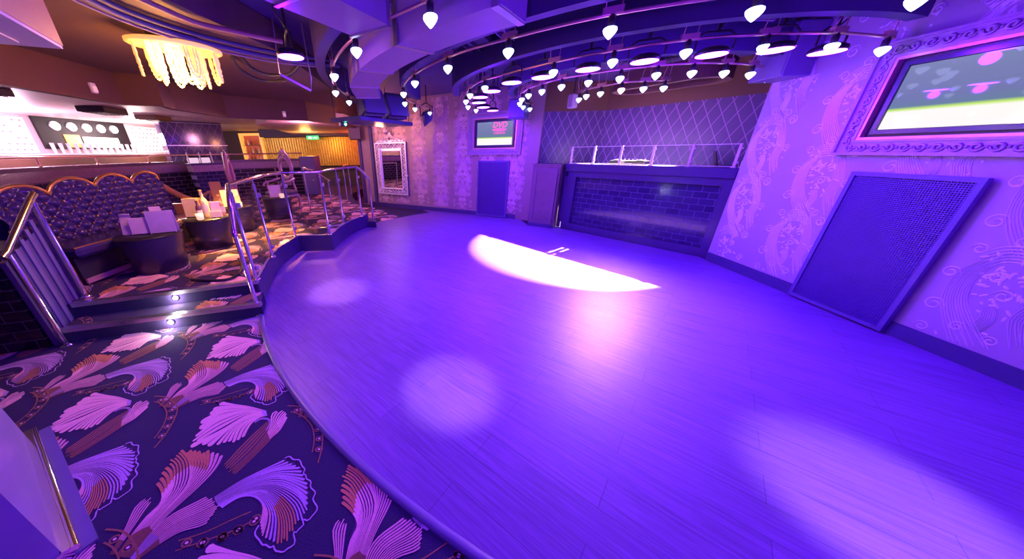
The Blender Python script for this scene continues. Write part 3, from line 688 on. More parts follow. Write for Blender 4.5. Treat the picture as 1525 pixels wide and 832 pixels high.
def rect_frame(mb, W, H, b, y0, y1, mi=0):
    for x in (-1, 1): mb.box((x * (W / 2 - b / 2), (y0 + y1) / 2, 0), (b, y1 - y0, H), mi=mi)
    for z in (-1, 1): mb.box((0, (y0 + y1) / 2, z * (H / 2 - b / 2)), (W - 2 * b, y1 - y0, b), mi=mi)
mFRAME = mat('carved_frame', (.40, .28, .44), .38, metal=.2, var=.2, scale=30)
SW, SH = .90, .50
mSCR = screen_mat('lit_screen', -SH / 2, SH / 2)
mLOGO = mat('screen_logo_red', (.8, .1, .2), .4, emit=(1.0, .10, .22), estr=.95)
def logo(parent, cx, cz, w):
    parts = []
    for body, size, z, xs in (('DVD', .185, .03, 1.0), ('VIDEO', .062, -.105, 1.5)):
        c = bpy.data.curves.new('screen_lettering', 'FONT'); c.body = body; c.size = size; c.align_x = 'CENTER'; c.extrude = .0008; c.offset = .004 if body == 'DVD' else .001; c.shear = .22 if body == 'DVD' else 0
        if body == 'VIDEO': c.space_character = 1.25
        o = bpy.data.objects.new('tmp', c); COL.objects.link(o); bpy.context.view_layer.update()
        me = bpy.data.meshes.new_from_object(o.evaluated_get(bpy.context.evaluated_depsgraph_get())); COL.objects.unlink(o); bpy.data.objects.remove(o)
        me.materials.clear(); me.materials.append(mLOGO)
        for v in me.vertices: x, y, zz = v.co; v.co = (cx + x * w * xs, -.0285 - zz, cz + z + y * w)
        n = bpy.data.objects.new('screen_lettering', me); COL.objects.link(n); n.parent = parent; parts.append(n)
    g = MB()
    n = 28; vs = []
    for rx, rz in ((.19, .030), (.035, .010)):
        vs += [(cx + rx * w * math.cos(2 * PI * k / n), -.0287, cz - .018 + rz * math.sin(2 * PI * k / n)) for k in range(n)]
    g.add(vs, [(k, (k + 1) % n, n + (k + 1) % n, n + k) for k in range(n)]); g.build('screen_disc_mark', mLOGO, parent)
def framed_tv(loc, rz, label, with_logo=True):
    t = empty('framed_television', loc, label, 'television', rz, 'framed televisions'); W_, H_ = 1.37, .94
    g = MB(); rect_frame(g, W_, H_, .135, -.05, 0); rect_frame(g, W_, H_, .02, -.075, 0); rect_frame(g, W_ - .23, H_ - .23, .02, -.07, 0); scrolls(g, W_, H_, .135, 13, 9, .036, -.056)
    g.build('carved_frame', mFRAME, t)
    g = MB(); rect_frame(g, W_ - .255, H_ - .255, .03, -.062, 0); g.build('gilt_liner', mPINKMETAL, t)
    g = MB(); g.box((0, -.005, 0), (W_ - .3, .01, H_ - .3)); g.build('backing_board', mBLACK, t)
    g = MB(); rect_frame(g, SW + .07, SH + .08, .035, -.045, -.01); g.build('bezel', mat('dark_bezel', (.05, .03, .10), .2), t)
    g = MB(); g.box((0, -.02, 0), (SW, .012, SH)); s_ = g.build('screen', mSCR, t)
    if with_logo: logo(s_, .12, .095, .92)
    return t
c = bw(4.36 - .07, 0); 
pTV = Vector((.75, 8.12)).lerp(Vector((1.92, 7.40)), .5); uu = (pTV - BA).dot(BT); c = bw(uu, -.001)
framed_tv((c.x, c.y, 2.005), math.atan2(BT.y, BT.x), 'small-looking framed television on the far wall showing a red disc logo')
framed_tv((XR - .001, 3.30 - .685, 2.02), -PI / 2, 'large ornate framed television at the top right of the right wall', False)

# ------------------------------------------------------------------ wall grilles
def grille(loc, rz, w, h, label, pitch):
    t = empty('wall_grille', loc, label, 'grille', rz, 'dark wall grilles')
    g = MB(); rect_frame(g, w, h, .035, -.045, -.001); t2 = g.build('frame', mat('grille_frame', (.13, .07, .32), .35), t)
    g = MB(); nx, nz = int((w - .06) / pitch), int((h - .06) / pitch)
    for i in range(nx + 1): g.box((-w / 2 + .03 + i * pitch, -.024, 0), (pitch * .42, .008, h - .05))
    for i in range(nz + 1): g.box((0, -.028, -h / 2 + .03 + i * pitch), (w - .05, .010, pitch * .42))
    g.build('mesh_panel', mGRILLE, t)
    g = MB(); g.box((0, -.008, 0), (w - .02, .012, h - .02)); g.build('back_panel', mat('grille_backing', (.02, .01, .06), .6), t)
grille((XR - .022, 2.665, .715), -PI / 2, .79, 1.37, 'tall dark mesh speaker grille set in the right wall', .0165)
p0, p1 = Vector((1.0, 7.97)), Vector((1.71, 7.53)); uu = ((p0 + p1) / 2 - BA).dot(BT); c = bw(uu, -.022)
grille((c.x, c.y, .715), math.atan2(BT.y, BT.x), .83, 1.37, 'dark blue panel grille on the far wall below the framed television', .03)

# ------------------------------------------------------------------ silver mirror
p0, p1 = Vector((-1.95, 9.80)), Vector((-.92, 9.16)); uu = ((p0 + p1) / 2 - BA).dot(BT); c = bw(uu, -.002); MW, MH = 1.2, 1.50
mir = empty('wall_mirror', (c.x, c.y, .40), 'tall mirror in a carved silver frame with a crest on the far wall', 'mirror', math.atan2(BT.y, BT.x))
g = MB(); zc = MH / 2
g2 = MB(); rect_frame(g2, MW, MH, .19, -.045, 0, 1); rect_frame(g2, MW - .02, MH - .02, .03, -.075, 0); rect_frame(g2, MW - .33, MH - .33, .03, -.075, 0)
scrolls(g2, MW, MH, .2, 9, 13, .062, -.06)
for k in range(150):
    if random.random() < .5: x, z = random.uniform(-MW / 2, MW / 2), random.choice((-1, 1)) * random.uniform(MH / 2 - .19, MH / 2)
    else: x, z = random.choice((-1, 1)) * random.uniform(MW / 2 - .19, MW / 2), random.uniform(-MH / 2, MH / 2)
    g2.sph((x, -.055, z), random.uniform(.012, .026), 5, 0, (1.2, .6, 1))
g2.v = [(x, y, z + zc) for x, y, z in g2.v]; g2.build('carved_frame', [mSILVER, mat('frame_ground', (.10, .06, .16), .4)], mir)
g = MB(); g.box((0, -.02, zc), (MW - .34, .012, MH - .34)); g.build('mirror_glass', mMIRROR, mir)
g = MB()
for sx in (-1, 1):
    for (cx, cz, r, d) in ((.12, .06, .075, 1), (.28, .02, .06, -1), (.42, -.02, .05, 1), (.06, .16, .05, -1)):
        pts = [(sx * (cx + r * (1 - .8 * t / 14) * math.cos(d * t / 14 * 2.6 * PI)), -.05, MH + cz + r * (1 - .8 * t / 14) * math.sin(d * t / 14 * 2.6 * PI)) for t in range(15)]
        g.tube(pts, [.011 + .008 * math.sin(PI * t / 14) for t in range(15)], 6)
    g.tube([(sx * .56, -.05, MH - .03), (sx * .40, -.05, MH + .05), (sx * .2, -.05, MH + .10), (sx * .03, -.05, MH + .2)], .014, 6)
g.lathe([(.0001, -.05), (.05, -.03), (.06, 0), (.04, .04), (.055, .055), (.0001, .07)], (0, -.04, MH + .20), 10, sy=.5)
g.prism([(-.5, -.04), (.5, -.04), (.5, -.02), (-.5, -.02)], MH - .02, MH + .05)
g.build('crest', mSILVER, mir)

# ------------------------------------------------------------------ railing along the raised floor, with glass
def railing(name, label, pts, posts, top, panes=True, floor=HP):
    t = empty(name, (pts[0][0], pts[0][1], floor), label, 'railing'); o = Vector((pts[0][0], pts[0][1], floor))
    def loc(p, z): return (p[0] - o.x, p[1] - o.y, z - o.z)
    g = MB(); g.tube([loc(p, top) for p in pts], .024, 10); g.build('handrail', mCHROME, t)
    for (x, y, z0, z1) in posts:
        g = MB(); g.tube([loc((x, y), z0), loc((x, y), z1 - .06)], .021, 10); g.tube([loc((x, y), z1 - .07), loc((x, y), z1)], .009, 8); g.lathe([(.048, 0), (.048, .01), (.024, .02)], loc((x, y), z0), 12)
        p = g.build('post', mCHROME, t)
        for z in (z0 + .14, z1 - .2):
            g = MB(); g.bbox(loc((x + .02, y + .02), z), (.05, .05, .05), .008); g.build('glass_clamp', mSTEEL, p)
    if panes:
        for k in range(len(posts) - 1):
            a, b = Vector(posts[k][:2]), Vector(posts[k + 1][:2]); d = b - a; L = d.length - .10; c = (a + b) / 2
            g = MB(); cc = loc(c, floor + .53); g.box(cc, (L, .010, .80), math.atan2(d.y, d.x)); g.build('glass_pane', mGLASS, t)
    return t
P0, P1, P2, P3, P4, P5 = (-2.17, 3.12), (-2.40, 3.92), (-2.575, 5.02), (-2.00, 5.12), (-2.0, 5.97), (-1.79, 6.66)
top = [p.to_tuple() for p in spline([Vector((*P0, 0)), Vector((*P1, 0)), Vector((-2.56, 4.5, 0)), Vector((*P2, 0))], 6)] + [(*P3, 0)] + [p.to_tuple() for p in spline([Vector((*P3, 0)), Vector((*P4, 0)), Vector((*P5, 0))], 6)][1:]
rl = railing('guard_railing', 'chrome railing with glass panes along the edge of the raised floor', top, [(*p, HP, 1.35) for p in (P0, P1, P2, P3, P4, P5)], 1.36)
o = Vector((top[0][0], top[0][1], HP))
def rr(x, y, z): return (x - o.x, y - o.y, z - o.z)
g = MB(); g.tube([rr(-2.17, 3.12, 1.36), rr(-2.10, 2.97, 1.22), rr(-2.035, 2.815, .95), rr(-2.03, 2.80, .90)], .025, 10); g.tube([rr(-2.035, 2.815, 0), rr(-2.035, 2.815, .92)], .021, 10); g.lathe([(.048, 0), (.048, .01), (.024, .02)], rr(-2.035, 2.815, 0), 12)
g.build('stair_handrail', mCHROME, rl)
g = MB(); g.tube([rr(-1.79, 6.66, 1.36), rr(-1.70, 6.82, 1.25), rr(-1.60, 6.93, 1.08)], .024, 10); g.tube([rr(-1.60, 6.93, .15), rr(-1.60, 6.93, 1.08)], .02, 10); g.build('end_handrail', mCHROME, rl)
# stair railing at the left
lr = empty('stair_railing', (-3.74, 2.74, HP), 'chrome stair handrail on two posts at the left of the steps', 'railing')
o2 = Vector((-3.74, 2.74, HP))
def r2(x, y, z): return (x - o2.x, y - o2.y, z - o2.z)
g = MB(); g.tube([r2(-3.76, 2.80, 1.34), r2(-3.74, 2.74, 1.30), r2(-3.60, 2.31, .93), r2(-3.58, 2.25, .90)], .027, 10); g.build('handrail', mCHROME, lr)
for x, y, z0, z1 in ((-3.74, 2.74, HP, 1.28), (-3.60, 2.31, 0, .92)):
    g = MB(); g.tube([r2(x, y, z0), r2(x, y, z1)], .022, 10); g.lathe([(.05, 0), (.05, .01), (.025, .02)], r2(x, y, z0), 12); g.build('post', mCHROME, lr)
# small rail at the far steps
fr = empty('far_railing', (-3.11, 7.07, HP), 'short chrome railing at the far end of the raised floor', 'railing')
o3 = Vector((-3.11, 7.07, HP))
def r3(x, y, z): return (x - o3.x, y - o3.y, z - o3.z)
g = MB(); g.tube([r3(-3.11, 7.07, 1.33), r3(-3.0, 7.4, 1.25), r3(-2.85, 7.9, .98)], .022, 8); g.build('handrail', mCHROME, fr)
for x, y in ((-3.11, 7.07), (-2.87, 7.85)):
    g = MB(); g.tube([r3(x, y, HP), r3(x, y, 1.32 if y < 7.5 else 1.0)], .019, 8); g.build('post', mCHROME, fr)
fr2 = empty('distant_railing', (-2.75, 8.86, HP), 'thin chrome railing far back near the pillar', 'railing')
g = MB(); g.tube([(0, 0, .98), (-.19, 1.14, .98), (-.25, 1.5, .98)], .02, 8); g.build('handrail', mCHROME, fr2)
for x, y in ((0, 0), (-.19, 1.14)):
    g = MB(); g.tube([(x, y, 0), (x, y, .98)], .018, 8); g.build('post', mCHROME, fr2)

# low tiled wall left of the steps
d = (Vector((-3.63, 2.29)) - Vector((-6.0, 1.62))); L = d.length
g = MB(); g.box((L / 2 - .04, .25, .45), (L - .08, .5, .90)); lw = g.build('wall_stair', mTILED, None, (-6.0, 1.62, 0), math.atan2(d.y, d.x)); struct(lw)
g = MB(); g.bbox((L / 2 - .05, .25, .915), (L - .06, .55, .03), .006); struct(g.build('trim_cap', mDARK, None, (-6.0, 1.62, 0), math.atan2(d.y, d.x)))
g = MB(); sa, sb = Vector((-3.672, 2.30)), Vector((-3.827, 2.79)); dv = sb - sa; L = dv.length
gpm = Matrix.Translation((sa.x, sa.y, 0)) @ Matrix.Rotation(math.atan2(dv.y, dv.x), 4, 'Z'); lwi = (Matrix.Translation((-6.0, 1.62, 0)) @ Matrix.Rotation(lw.rotation_euler.z, 4, 'Z')).inverted()
def onpanel(o): o.matrix_parent_inverse = lwi @ gpm; return o
g.add([(0, -.012, 0), (L, -.012, 0), (L, -.012, 1.08), (0, -.012, .84), (0, .03, 0), (L, .03, 0), (L, .03, 1.08), (0, .03, .84)], [(0, 1, 2, 3), (7, 6, 5, 4), (3, 2, 6, 7), (1, 5, 6, 2), (0, 3, 7, 4)])
gpo = onpanel(g.build('grooved_panel', mat('panel_paint', (.10, .07, .18), .35), lw))
g = MB()
for k in range(6):
    x = .04 + k * (L - .08) / 5; g.box((x, -.018, .42 + .2 * x / L), (.035, .014, .80 + .40 * x / L))
onpanel(g.build('panel_battens', mat('panel_batten', (.15, .11, .26), .3), lw))
# step lights
for i, (x, y) in enumerate(((262, 443), (255, 479))):
    zz = (.235, .075)[i]; a, b = ((N2L, N2R), (N1L, N1R))[i]; d = (b - a).normalized(); nn = Vector((d.y, -d.x)); ry = ray(x, y)
    t_ = ((Vector((*a, 0)) - Vector((0, 0, EYE))).dot(Vector((nn.x, nn.y, 0)))) / ry.dot(Vector((nn.x, nn.y, 0))); p = Vector((0, 0, EYE)) + ry * t_
    o = empty('step_light', (p.x + nn.x * .004, p.y + nn.y * .004, p.z), 'small bright white lamp set in the riser of the ' + ('upper', 'lower')[i] + ' step', 'step light', math.atan2(d.y, d.x), 'step lamps')
    g = MB(); Rm = Matrix.Rotation(PI / 2, 3, 'X'); g.lathe([(.032, 0), (.032, .006), (.024, .008)], (0, 0, 0), 14, rot=Rm); g.build('rim', mSTEEL, o)
    g = MB(); g.lathe([(.024, .007), (.015, .012), (.0001, .014)], (0, 0, 0), 14, rot=Rm); g.build('lens', mat('step_lens', (1, 1, 1), .3, emit=(1, .97, .85), estr=30), o)
    light('POINT', (p.x + nn.x * .05, p.y + nn.y * .05, p.z), 5, (1, .93, .82), .02)

# foreground pillar at the lower left
q0, q1 = Vector((-2.65, 1.29)), Vector((-1.70, .69)); d = q1 - q0; L = d.length
pl_ = empty('panelled_counter', (q0.x, q0.y, 0), 'violet panelled counter end with a chrome skirting at the lower left corner', 'counter', math.atan2(d.y, d.x))
g = MB(); g.box((L / 2, -.45, .55), (L, .9, 1.1)); g.build('body', mat('counter_laminate', (.34, .27, .48), .3), pl_)
g = MB(); g.bbox((L / 2, -.45, 1.12), (L + .06, .96, .04), .01); g.build('top', mDARK, pl_)
g = MB(); g.box((L / 2, .012, .03), (L + .03, .03, .06)); g.tube([(-.02, .036, .045), (L + .02, .036, .045)], .016, 8); g.box((L + .012, -.45, .03), (.024, .9, .06)); g.build('chrome_skirting', mCHROME, pl_)
g = MB(); g.box((L / 2, .06, .008), (L + .05, .07, .014)); g.build('floor_plate', mTRIM, pl_)

# ------------------------------------------------------------------ tufted bench
BX, FXs = -4.62, -4.02
sofa = empty('tufted_bench', (-4.3, 4.1, HP), 'long dark tufted leather bench with a three-humped back on the raised floor', 'bench')
so = Vector((-4.3, 4.1, HP)); Y0, Y1 = 3.02, 5.02
HUMPS = [(3.30, .24, 1.36), (3.80, .27, 1.40), (4.30, .27, 1.41), (4.80, .26, 1.41)]
def topz(y):
    z = 1.20
    for c_, w, h in HUMPS:
        q = abs(y - c_) / w
        if q < 1: z = max(z, 1.20 + (h - 1.20) * math.sqrt(1 - q * q))
    if y > 5.0: z = min(z, 1.2)
    return z
ny, nz = 150, 72; vs = []
PIT = .085
for i in range(ny + 1):
    y = Y0 + (Y1 - Y0) * i / ny; tz = topz(y)
    for j in range(nz + 1):
        v = j / nz; z = .70 + (tz - .70) * v
        a, b = (y - Y0) / PIT, (z - .70) / (PIT * .9)
        puff = (abs(math.cos(PI * (a + b) / 2) * math.cos(PI * (a - b) / 2))) ** .5
        edge_ = min(1, (1 - v) * 9) ** .5 if v > .88 else 1
        x = BX + .035 + (.06 * puff + .05 * (1 - v)) * edge_
        vs.append((x - so.x, y - so.y, z - so.z))
fs = [(i * (nz + 1) + j, (i + 1) * (nz + 1) + j, (i + 1) * (nz + 1) + j + 1, i * (nz + 1) + j + 1) for i in range(ny) for j in range(nz)]
g = MB(); g.add(vs, fs, 0, True)
vs2 = []
for i in range(ny + 1):
    y = Y0 + (Y1 - Y0) * i / ny; vs2 += [(BX - so.x - .06, y - so.y, 0), (BX - so.x - .06, y - so.y, topz(y) - so.z), (BX + .035 - so.x, y - so.y, topz(y) - so.z)]
g.add(vs2, [f for i in range(ny) for f in ((3 * i, 3 * i + 1, 3 * i + 4, 3 * i + 3), (3 * i + 1, 3 * i + 2, 3 * i + 5, 3 * i + 4))])
g.build('backrest', mLEATHER, sofa)
g = MB(); nb_ = 0
for i in range(0, 24):
    for j in range(0, 10):
        if (i + j) % 2 == 0: continue
        y = Y0 + PIT * i; z = .70 + PIT * .9 * j
        if z < topz(y) - .05 and y < Y1: g = MB(); g.sph((BX + .055 + .05 * (1 - (z - .7) / (topz(y) - .7)) - so.x, y - so.y, z - so.z), .012, 5); g.build('button', mGOLD, sofa)
g = MB(); pts = [(BX + .035 - so.x, Y0 - so.y + (Y1 - Y0) * i / 120, topz(Y0 + (Y1 - Y0) * i / 120) - so.z + .006) for i in range(121)]; g.tube(pts, .022, 8); g.build('top_piping', mGOLD, sofa)
g = MB(); g.bbox(((BX + FXs) / 2 + .05 - so.x, (Y0 + Y1) / 2 - so.y, .38), (FXs - BX + .05, Y1 - Y0, .11), .03); g.build('seat', mLEATHER, sofa)
g = MB(); g.tube([(FXs + .05 - so.x, Y0 - so.y, .435), (FXs + .05 - so.x, Y1 - so.y, .435)], .010, 6); g.build('seat_piping', mGOLD, sofa)
g = MB(); g.box(((BX + FXs) / 2 - so.x, (Y0 + Y1) / 2 - so.y, .17), (FXs - BX - .06, Y1 - Y0 - .02, .30)); g.build('base', mDARK, sofa)
g = MB(); g.box((FXs + .0 - so.x, (Y0 + Y1) / 2 - so.y, .05), (.02, Y1 - Y0, .055)); g.build('kick_strip', mPINKMETAL, sofa)
g = MB()
pts = spline([Vector((BX - so.x, 5.02 - so.y, .92)), Vector((BX + .12 - so.x, 5.06 - so.y, .80)), Vector((BX + .35 - so.x, 5.08 - so.y, .66)), Vector((FXs - .05 - so.x, 5.08 - so.y, .63)), Vector((FXs + .03 - so.x, 5.08 - so.y, .57)), Vector((FXs - .02 - so.x, 5.08 - so.y, .53))], 6)
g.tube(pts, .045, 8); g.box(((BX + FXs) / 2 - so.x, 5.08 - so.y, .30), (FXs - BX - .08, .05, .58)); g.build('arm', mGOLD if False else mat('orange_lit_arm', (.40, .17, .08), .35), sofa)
# second bench behind the stair railing, end on
b2 = empty('corner_bench', (-5.0, 2.75, HP), 'dark leather bench end seen behind the left stair post', 'bench')
g = MB(); g.bbox((-.35, -.05, .55), (1.1, .16, 1.1), .05); g.build('backrest', mLEATHER, b2)
g = MB(); g.bbox((-.35, .2, .36), (1.1, .5, .13), .03); g.box((-.35, .2, .15), (1.06, .44, .3)); g.build('seat', mLEATHER, b2)
g = MB(); g.tube([(-.9, -.05, 1.1), (-.3, -.05, 1.15), (.1, -.05, 1.1), (.2, -.05, .98), (.16, -.05, .93), (.12, -.05, .97)], .02, 8); g.build('top_piping', mGOLD, b2)

# ------------------------------------------------------------------ drum tables and what stands on them
def drum(x, y, label, rt=.30, rb=.255, h=.46):
    t = empty('drum_table', (x, y, HP), label, 'table', 0, 'black drum tables')
    g = MB(); g.lathe([(rb, 0), (rb, .05), (rb + .012, .055), (rb + .02, h * .45), (rt, h - .03), (rt, h - .02)], (0, 0, 0), 32); g.build('body', mat('drum_lacquer', (.03, .022, .06), .3), t)
    g = MB(); g.lathe([(rt, h - .02), (rt + .008, h - .012), (rt + .004, h), (.0001, h)], (0, 0, 0), 32); g.build('top', mBLACK, t)
    for a in (PI * 1.35, PI * .35):
        g = MB(); g.tube([((rb + .03) * math.cos(a - .2), (rb + .03) * math.sin(a - .2), h * .45), ((rb + .07) * math.cos(a), (rb + .07) * math.sin(a), h * .43), ((rb + .03) * math.cos(a + .2), (rb + .03) * math.sin(a + .2), h * .45)], .012, 6); g.build('handle', mBLACK, t)
    return HP + h
T1, T2, T3, T4 = (-3.62, 3.54), (-3.62, 4.52), (-3.84, 5.47), (-3.62, 6.62)
zt = drum(*T1, 'black drum table nearest the steps with violet menu cards on it', .32, .26)
drum(*T2, 'black drum table with bottles and a yellow card, second from the steps')
drum(*T3, 'drum table lit orange at the far end of the tufted bench', .29, .25)
drum(*T4, 'brown-lit drum table in front of the violet throne chair', .29, .25)
def facing(x, y): return math.atan2(y, x) + PI / 2 + PI      # turned to the room
def card(x, y, w, h, rz, col, label, em=None, lean=.12, fold=True):
    t = empty('menu_card', (x, y, zt), label, 'menu', rz, 'menu cards'); R1 = Matrix.Rotation(-lean, 3, 'X')
    m = mat('card_paper', col, .5, var=.15, scale=14)
    g = MB(); g.bbox((0, -.012, h / 2), (w, .006, h), .002, rot=R1); g.build('front_leaf', m, t)
    g = MB(); g.bbox((.01, .035, h / 2), (w, .006, h), .002, rot=Matrix.Rotation(lean * 1.2, 3, 'X')); g.build('back_leaf', m, t)
    g = MB(); g.box((0, .0, .006), (w * .9, .07, .012)); g.build('foot', mBLACK, t)
VC, PC, YC = (.40, .28, .62), (.66, .46, .70), (.95, .75, .36)
card(T1[0] + .17, T1[1] + .04, .26, .27, .42, VC, 'large violet menu card at the right of the nearest drum table')
card(T1[0] - .04, T1[1] - .02, .20, .20, .35, PC, 'pink folded menu card in the middle of the nearest drum table')
card(T1[0] - .20, T1[1] - .02, .11, .25, .2, PC, 'narrow pink menu card leaning at the left of the nearest drum table', lean=.25)
card(T1[0] + .02, T1[1] + .17, .10, .30, .5, PC, 'slim pink card standing behind the others on the nearest drum table')
card(T2[0] - .20, T2[1] + .02, .20, .28, .3, YC, 'yellow-lit menu card at the left of the second drum table')
card(T2[0] + .12, T2[1] + .08, .12, .22, .5, (.85, .6, .75), 'pale pink card right of the bottles on the second drum table')
card(T2[0] + .20, T2[1] - .06, .14, .10, .5, (.95, .82, .6), 'low cream card at the right of the second drum table')
card(T3[0] + .02, T3[1] - .02, .26, .30, .5, (.98, .85, .40), 'large cream menu card on the drum table at the bench end')
card(T3[0] - .22, T3[1] + .02, .16, .44, .5, (.38, .16, .08), 'tall brown menu card on the drum table at the bench end')
card(T4[0] + .02, T4[1] - .05, .22, .26, .5, (.80, .5, .72), 'pink menu card in front of the throne chair with the round opening')
def bottle(x, y, h, col, label, liq=None, em=None):
    t = empty('bottle', (x, y, zt), label, 'bottle', 0, 'bottles on the drum tables'); r = h * .13
    g = MB(); g.lathe([(r, 0), (r, h * .55), (r * .9, h * .62), (r * .38, h * .74), (r * .36, h * .95), (r * .42, h * .955)], (0, 0, 0), 14); g.build('glass', mat('bottle_glass', col, .12), t)
    g = MB(); g.lathe([(r * .42, h * .955), (r * .42, h), (.0001, h)], (0, 0, 0), 10); g.build('stopper', mGOLD, t)
    g = MB(); g.lathe([(r * 1.01, h * .15), (r * 1.01, h * .45)], (0, 0, 0), 14); g.build('paper_band', mWHITE, t)
bottle(T2[0] - .02, T2[1] + .06, .40, (.95, .75, .42), 'tall cream-lit bottle at the middle of the second drum table')
bottle(T2[0] + .0, T2[1] - .10, .28, (.10, .04, .10), 'dark bottle with a violet band on the second drum table')
bottle(T2[0] + .16, T2[1] + .16, .31, (.55, .28, .16), 'amber bottle at the back of the second drum table')
def votive(x, y, label):
    t = empty('candle_glass', (x, y, zt), label, 'candle', 0, 'candle glasses')
    g = MB(); g.lathe([(.03, 0), (.045, .012), (.048, .09), (.044, .09), (.04, .02), (.0001, .02)], (0, 0, 0), 14); g.build('cup', mat('votive_cup', (.9, .75, .6), .25, emit=(1, .62, .35), estr=.8), t)
    g = MB(); g.lathe([(.0001, .02), (.036, .02), (.036, .05), (.0001, .055)], (0, 0, 0), 10); g.build('wax', mWHITE, t)
    g = MB(); g.lathe([(.0001, .055), (.007, .065), (.005, .078), (.0001, .092)], (0, 0, 0), 8); g.build('flame', mat('flame', (1, .8, .5), .5, emit=(1, .7, .35), estr=12), t)
votive(T4[0] + .19, T4[1] - .12, 'glowing candle glass beside the pink card before the throne chair')
votive(T3[0] + .2, T3[1] - .1, 'round bright candle glass on the drum table at the bench end')
votive(T2[0] + .06, T2[1] - .2, 'small candle glass at the front of the second drum table')

# ------------------------------------------------------------------ throne chairs
def throne(x, y, rz, label, col, sc=1.0):
    t = empty('throne_chair', (x, y, HP), label, 'chair', rz, 'ornate throne chairs'); t.scale = (sc,) * 3
    m = mat('throne_lacquer', col, .35, var=.2); pad = mat('throne_pad', tuple(c * .35 for c in col), .4)
    g = MB(); g.tube([(.20 * math.cos(a * PI / 16), .25, 1.02 + .24 * math.sin(a * PI / 16)) for a in range(32)], .042, 8, closed=True); g.build('ring_back', m, t)
    g = MB()
    for s in (-1, 1):
        g.tube([(s * .03, .25, 1.40), (s * .08, .25, 1.33), (s * .17, .25, 1.24), (s * .23, .25, 1.12)], [.03, .035, .025, .012], 7)
        g.tube([(s * .07 + s * .05 * (1 - t_ / 12) * math.cos(t_ / 12 * 4.4), .24, 1.30 + .05 * (1 - t_ / 12) * math.sin(t_ / 12 * 4.4)) for t_ in range(13)], .014, 6)
    g.lathe([(.0001, 0), (.045, .02), (.05, .05), (.025, .08), (.035, .10), (.0001, .15)], (0, .25, 1.31), 10, sy=.6); g.build('crest', m, t)
    g = MB()
    for k in range(7): g.tube([((k - 3) * .018, .25, .62), ((k - 3) * .034, .25, .74), ((k - 3) * .012, .25, .82)], .013, 6)
    for s in (-1, 1): g.tube([(s * .22, .24, .52), (s * .16, .25, .66), (s * .17, .25, .82), (s * .1, .25, .84)], .026, 7)
    g.sph((0, .25, .80), .05, 8, 0, (1, .5, 1)); g.build('splat', m, t)
    g = MB(); g.bbox((0, 0, .47), (.54, .52, .11), .035); g.build('seat', pad, t)
    g = MB(); g.bbox((0, 0, .40), (.56, .54, .05), .012); g.build('seat_frame', m, t)
    for sx in (-1, 1):
        g = MB(); g.tube([(sx * .26, .22, .78), (sx * .30, .05, .74), (sx * .29, -.14, .72), (sx * .30, -.2, .68), (sx * .28, -.22, .64)], .024, 7); g.tube([(sx * .27, -.1, .72), (sx * .29, -.14, .6), (sx * .25, -.12, .5)], .02, 7); g.build('arm', m, t)
        for sy in (-1, 1):
            g = MB(); g.tube([(sx * .24, sy * .22, .40), (sx * .275, sy * .255, .30), (sx * .25, sy * .235, .14), (sx * .235, sy * .22, .05), (sx * .27, sy * .26, .015)], [.036, .04, .024, .018, .026], 7); g.build('leg', m, t)
throne(-3.84, 7.32, -.45, 'tall throne chair with a round open back, behind the brown drum table', (.46, .25, .40), 1.0)
throne(-4.32, 5.95, -1.15, 'tall throne chair seen side on, by the drum table at the bench end', (.42, .17, .22), .98)

# ------------------------------------------------------------------ bar
BAR = [p.xy for p in spline([Vector((-6.55, 3.6, 0)), Vector((-6.85, 4.32, 0)), Vector((-7.45, 5.5, 0)), Vector((-7.85, 6.81, 0)), Vector((-7.85, 7.9, 0)), Vector((-7.5, 9.0, 0)), Vector((-6.75, 10.1, 0)), Vector((-5.8, 10.65, 0)), Vector((-4.7, 10.75, 0))], 6)]
bar = empty('bar_counter', (-7.5, 7, HP), 'long curved bar with a glittering band and dark tiled front', 'bar'); bo = Vector((-7.5, 7))
rel = [p - bo for p in BAR]
g = MB(); g.band(rel, .55, 1.10, 1.17); g.build('top', mat('bar_top', (.14, .07, .14), .25), bar)
g = MB(); g.band([p + Vector((0, 0)) for p in [rel[0]] + rel[1:]], .03, .90, 1.10); 
mGLIT = mat('glitter_mosaic', (.26, .14, .27), .3, metal=.4, var=.9, scale=70, bump=1.0); g.build('glitter_band', mGLIT, bar)
nrel = []
for i, p in enumerate(rel):
    t_ = (rel[min(i + 1, len(rel) - 1)] - rel[max(i - 1, 0)]).normalized(); nrel.append(p + Vector((-t_.y, t_.x)) * .06)
g = MB(); g.band(nrel, .08, 0, .90)
mTB = tile_mat('bar_tile', (.02, .014, .03), (.035, .025, .05), (.30, .15, .28), .22, .11, .12, 'YZ'); g.build('tiled_front', mTB, bar)
g = MB(); pr = []
for i, p in enumerate(rel):
    t_ = (rel[min(i + 1, len(rel) - 1)] - rel[max(i - 1, 0)]).normalized(); pr.append(p + Vector((-t_.y, t_.x)) * .12)
g.tube([(p.x, p.y, 1.34) for p in pr], .022, 8); g.build('brass_rail', mBRASS, bar)
for i in range(3, len(pr), 6):
    g = MB(); g.tube([(pr[i].x, pr[i].y, 1.17), (pr[i].x, pr[i].y, 1.34)], .014, 6); g.lathe([(.035, 0), (.03, .02), (.014, .03)], (pr[i].x, pr[i].y, 1.17), 10); g.build('rail_post', mBRASS, bar)
g = MB(); eb = rel[-1]; g.bbox((eb.x + .2, eb.y + .15, .62), (.5, .55, 1.24), .01); g.build('end_block', mat('end_block_paint', (.12, .08, .26), .4), bar)
